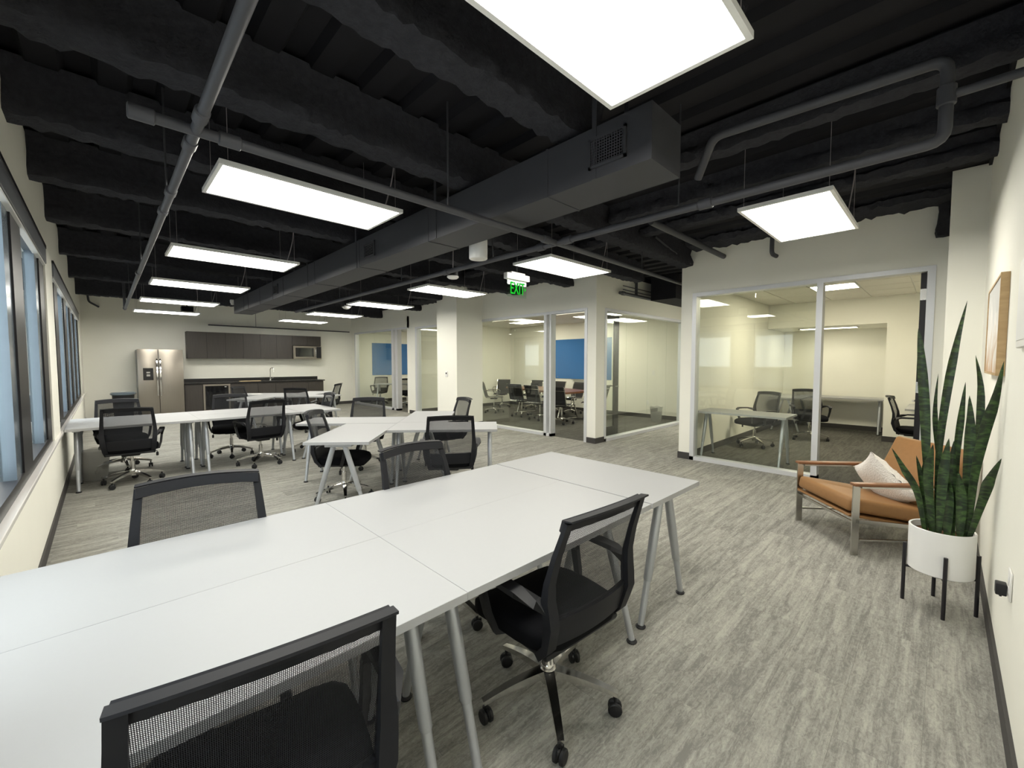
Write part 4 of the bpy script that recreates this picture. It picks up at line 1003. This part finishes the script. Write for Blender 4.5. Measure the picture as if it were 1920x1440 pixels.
def leaf(pts, wid, dx0, dx1, twist):
    """blade through pixels of crop (x, y), depth offset from dx0 (root) to dx1 (tip)"""
    P = []
    for i, (x, y) in enumerate(pts):
        u = i/(len(pts)-1); P.append(pix(1460+x*0.4582, 540+y*0.4583, PC.x+dx0+(dx1-dx0)*u)-PC)
    r0 = Vector((dx0, P[0].y, 0)); 
    if r0.length > 0.115: r0 *= 0.115/r0.length
    P[0] = Vector((r0.x, r0.y, 0.445))
    n = 14; C = []
    for k in range(n+1):                         # Catmull-Rom
        f_ = k/n*(len(P)-1); i = min(int(f_), len(P)-2); u = f_-i
        a, b_, c, d_ = P[max(i-1, 0)], P[i], P[i+1], P[min(i+2, len(P)-1)]
        C.append(0.5*((2*b_)+(c-a)*u+(2*a-5*b_+4*c-d_)*u*u+(3*b_-a-3*c+d_)*u**3))
    m = MB(); vs = []; fs = []
    for k, c in enumerate(C):
        u = k/n; tg = (C[min(k+1, n)]-C[max(k-1, 0)]).normalized()
        a = twist*(u-0.4)
        side = Vector((math.sin(a), math.cos(a), 0)); side = (side-tg*side.dot(tg)).normalized(); nr = side.cross(tg)
        h = wid*0.9*(0.42+0.58*math.sin(min(u/0.58, 1)*PI/2)**1.3)*(1 if u < 0.62 else max(0.015, ((1-u)/0.38)**0.9))/2
        for q, dpt in ((-1, 0.0), (-0.5, 0.30), (0, 0.42), (0.5, 0.30), (1, 0.0)): vs.append(c+side*(h*q)+nr*(h*dpt))
    for k in range(n):
        for j in range(4): fs.append((k*5+j, k*5+j+1, (k+1)*5+j+1, (k+1)*5+j))
    base = len(vs)
    for k in range(n+1):
        tg = (C[min(k+1, n)]-C[max(k-1, 0)]).normalized()
        for j in range(5): vs.append(vs[k*5+j]+(vs[k*5+j]-vs[k*5+2]).cross(tg)*0+Vector((0.0025, 0, 0)))
    for k in range(n):
        for j in range(4): fs.append((base+k*5+j, base+(k+1)*5+j, base+(k+1)*5+j+1, base+k*5+j+1))
    for k in range(n):
        fs.append((k*5, (k+1)*5, base+(k+1)*5, base+k*5)); fs.append((k*5+4, base+k*5+4, base+(k+1)*5+4, (k+1)*5+4))
    m.add(vs, fs); m.build('leaf', 'snake_leaf', plant, True, 70)
leaf([(628, 960), (605, 700), (598, 500), (582, 260), (572, 165)], 0.054, -0.04, 0.02, 0.5)
leaf([(645, 960), (655, 680), (690, 420), (730, 220), (772, 52)], 0.044, 0.02, 0.05, -0.4)
leaf([(770, 960), (800, 780), (846, 580), (888, 450), (922, 300)], 0.050, -0.05, -0.34, 0.4)
leaf([(735, 960), (727, 720), (748, 520), (765, 385)], 0.036, 0.05, 0.06, 0.8)
leaf([(760, 970), (772, 760), (785, 570), (781, 440)], 0.050, -0.02, 0.0, 0.2)
leaf([(795, 960), (812, 700), (828, 430), (806, 275)], 0.038, 0.04, 0.05, -0.7)
leaf([(672, 960), (660, 740), (640, 520), (653, 350)], 0.030, 0.07, 0.07, 1.0)
leaf([(600, 970), (568, 840), (515, 745), (463, 655)], 0.042, -0.05, -0.14, 0.4)
leaf([(606, 970), (592, 820), (563, 685)], 0.034, -0.02, -0.05, -0.4)
leaf([(790, 970), (836, 865), (862, 790), (912, 698)], 0.050, -0.05, -0.33, 0.6)
leaf([(655, 985), (672, 780), (697, 615)], 0.052, -0.09, -0.06, 0.3)
leaf([(715, 985), (706, 800), (717, 625)], 0.046, -0.06, -0.03, -0.3)
leaf([(752, 1000), (748, 880), (735, 750)], 0.050, -0.10, -0.08, 0.2)
leaf([(635, 985), (612, 780), (632, 640)], 0.050, -0.07, -0.08, 0.3)
leaf([(690, 985), (690, 860), (660, 700)], 0.060, -0.08, -0.06, -0.2)
leaf([(625, 985), (600, 860), (590, 720)], 0.050, 0.02, 0.03, 0.2)

# ================================================================== ON THE WALLS
t = thing('wall_art', 'abstract canvas in a pale wooden frame on the right wall', 'picture', (3.86, YR, 1.40))
z1 = 0.545
MB().box(-0.46, 0.46, 0.001, 0.034, 0, 0.012).box(-0.46, 0.46, 0.001, 0.034, z1-0.012, z1).box(-0.46, -0.448, 0.001, 0.034, 0.012, z1-0.012).box(0.448, 0.46, 0.001, 0.034, 0.012, z1-0.012).build('frame', 'frame_wood', t, False)
MB().box(-0.447, 0.447, 0.004, 0.029, 0.013, z1-0.013).build('canvas', 'canvas_print', t, False)
t = thing('wall_panel', 'white framed panel at the right edge of the picture', 'panel', (2.3, YR, 1.53))
MB().rbox(-0.46, 0.46, 0.001, 0.018, 0, 0.36, 0.004, 1).build('frame', 'white_plastic', t)
MB().box(-0.43, 0.43, 0.016, 0.021, 0.03, 0.33).build('sheet', 'white_metal', t, False)
def outlet(x, y, z, axis, label, plug=False):
    t = thing('wall_outlet', label, 'outlet', (x, y, z))
    if axis == 'y': MB().rbox(-0.04, 0.04, 0.001, 0.008, -0.06, 0.06, 0.003, 1).build('plate', 'white_plastic', t)
    else: MB().rbox(-0.008, -0.001, -0.04, 0.04, -0.06, 0.06, 0.003, 1).build('plate', 'white_plastic', t)
    for dz in (-0.022, 0.022):
        if axis == 'y': MB().rbox(-0.016, 0.016, 0.008, 0.010, dz-0.013, dz+0.013, 0.0008, 1).build('socket', 'white_metal', t)
        else: MB().rbox(-0.010, -0.008, -0.016, 0.016, dz-0.013, dz+0.013, 0.0008, 1).build('socket', 'white_metal', t)
outlet(2.62, YR, 0.565, 'y', 'white wall outlet low on the right wall, with a black plug in it')
t = thing('plug_adapter', 'small black plug adapter in the right wall outlet', 'plug', (2.64, YR+0.011, 0.535))
MB().rbox(-0.022, 0.022, 0.0, 0.032, -0.024, 0.024, 0.004, 2).build('body', 'black_plastic', t)
MB().tube([(0, 0.016, -0.024), (0.0, 0.016, -0.034)], 0.004, 8).build('cord_nub', 'black_plastic', t)
t = thing('thermostat', 'white thermostat with a dark display on the column', 'thermostat', (5.61, 7.9, 1.21))
MB().rbox(-0.018, -0.001, -0.045, 0.045, -0.06, 0.06, 0.004, 2).build('body', 'white_plastic', t)
MB().box(-0.0195, -0.018, -0.02, 0.022, 0.0, 0.035).build('display', 'board_dark', t, False)
t = thing('light_switch', 'white light switch on the back wall of the conference room by the side glass', 'switch', (10.4, 5.35, 1.2))
MB().rbox(-0.008, -0.001, -0.04, 0.04, -0.06, 0.06, 0.003, 1).build('plate', 'white_plastic', t)
MB().rbox(-0.012, -0.008, -0.015, 0.015, -0.03, 0.03, 0.002, 1).build('rocker', 'white_metal', t)
outlet(10.4, 5.5, 0.4, 'x', 'white outlet low on the conference room back wall')

pipe('wall_stub_pipe', 'short dark bent pipe in the top corner of the kitchen wall by the windows', [(-0.22, 14.84, ZC), (-0.20, 14.84, 2.98), (-0.02, 14.84, 2.86)], 0.022)
x, y = ab(-1.95-3.52, 5.50+4.75)
tag(MB().box(-0.108, 0.108, -0.14, 0.14, 0, 0.001).build('paper_sheet', 'white_plastic', None, False), 'white sheet of paper lying on the pinwheel desk nearest the drinks fridge', 'paper').location = (x, y, TH+0.0003)
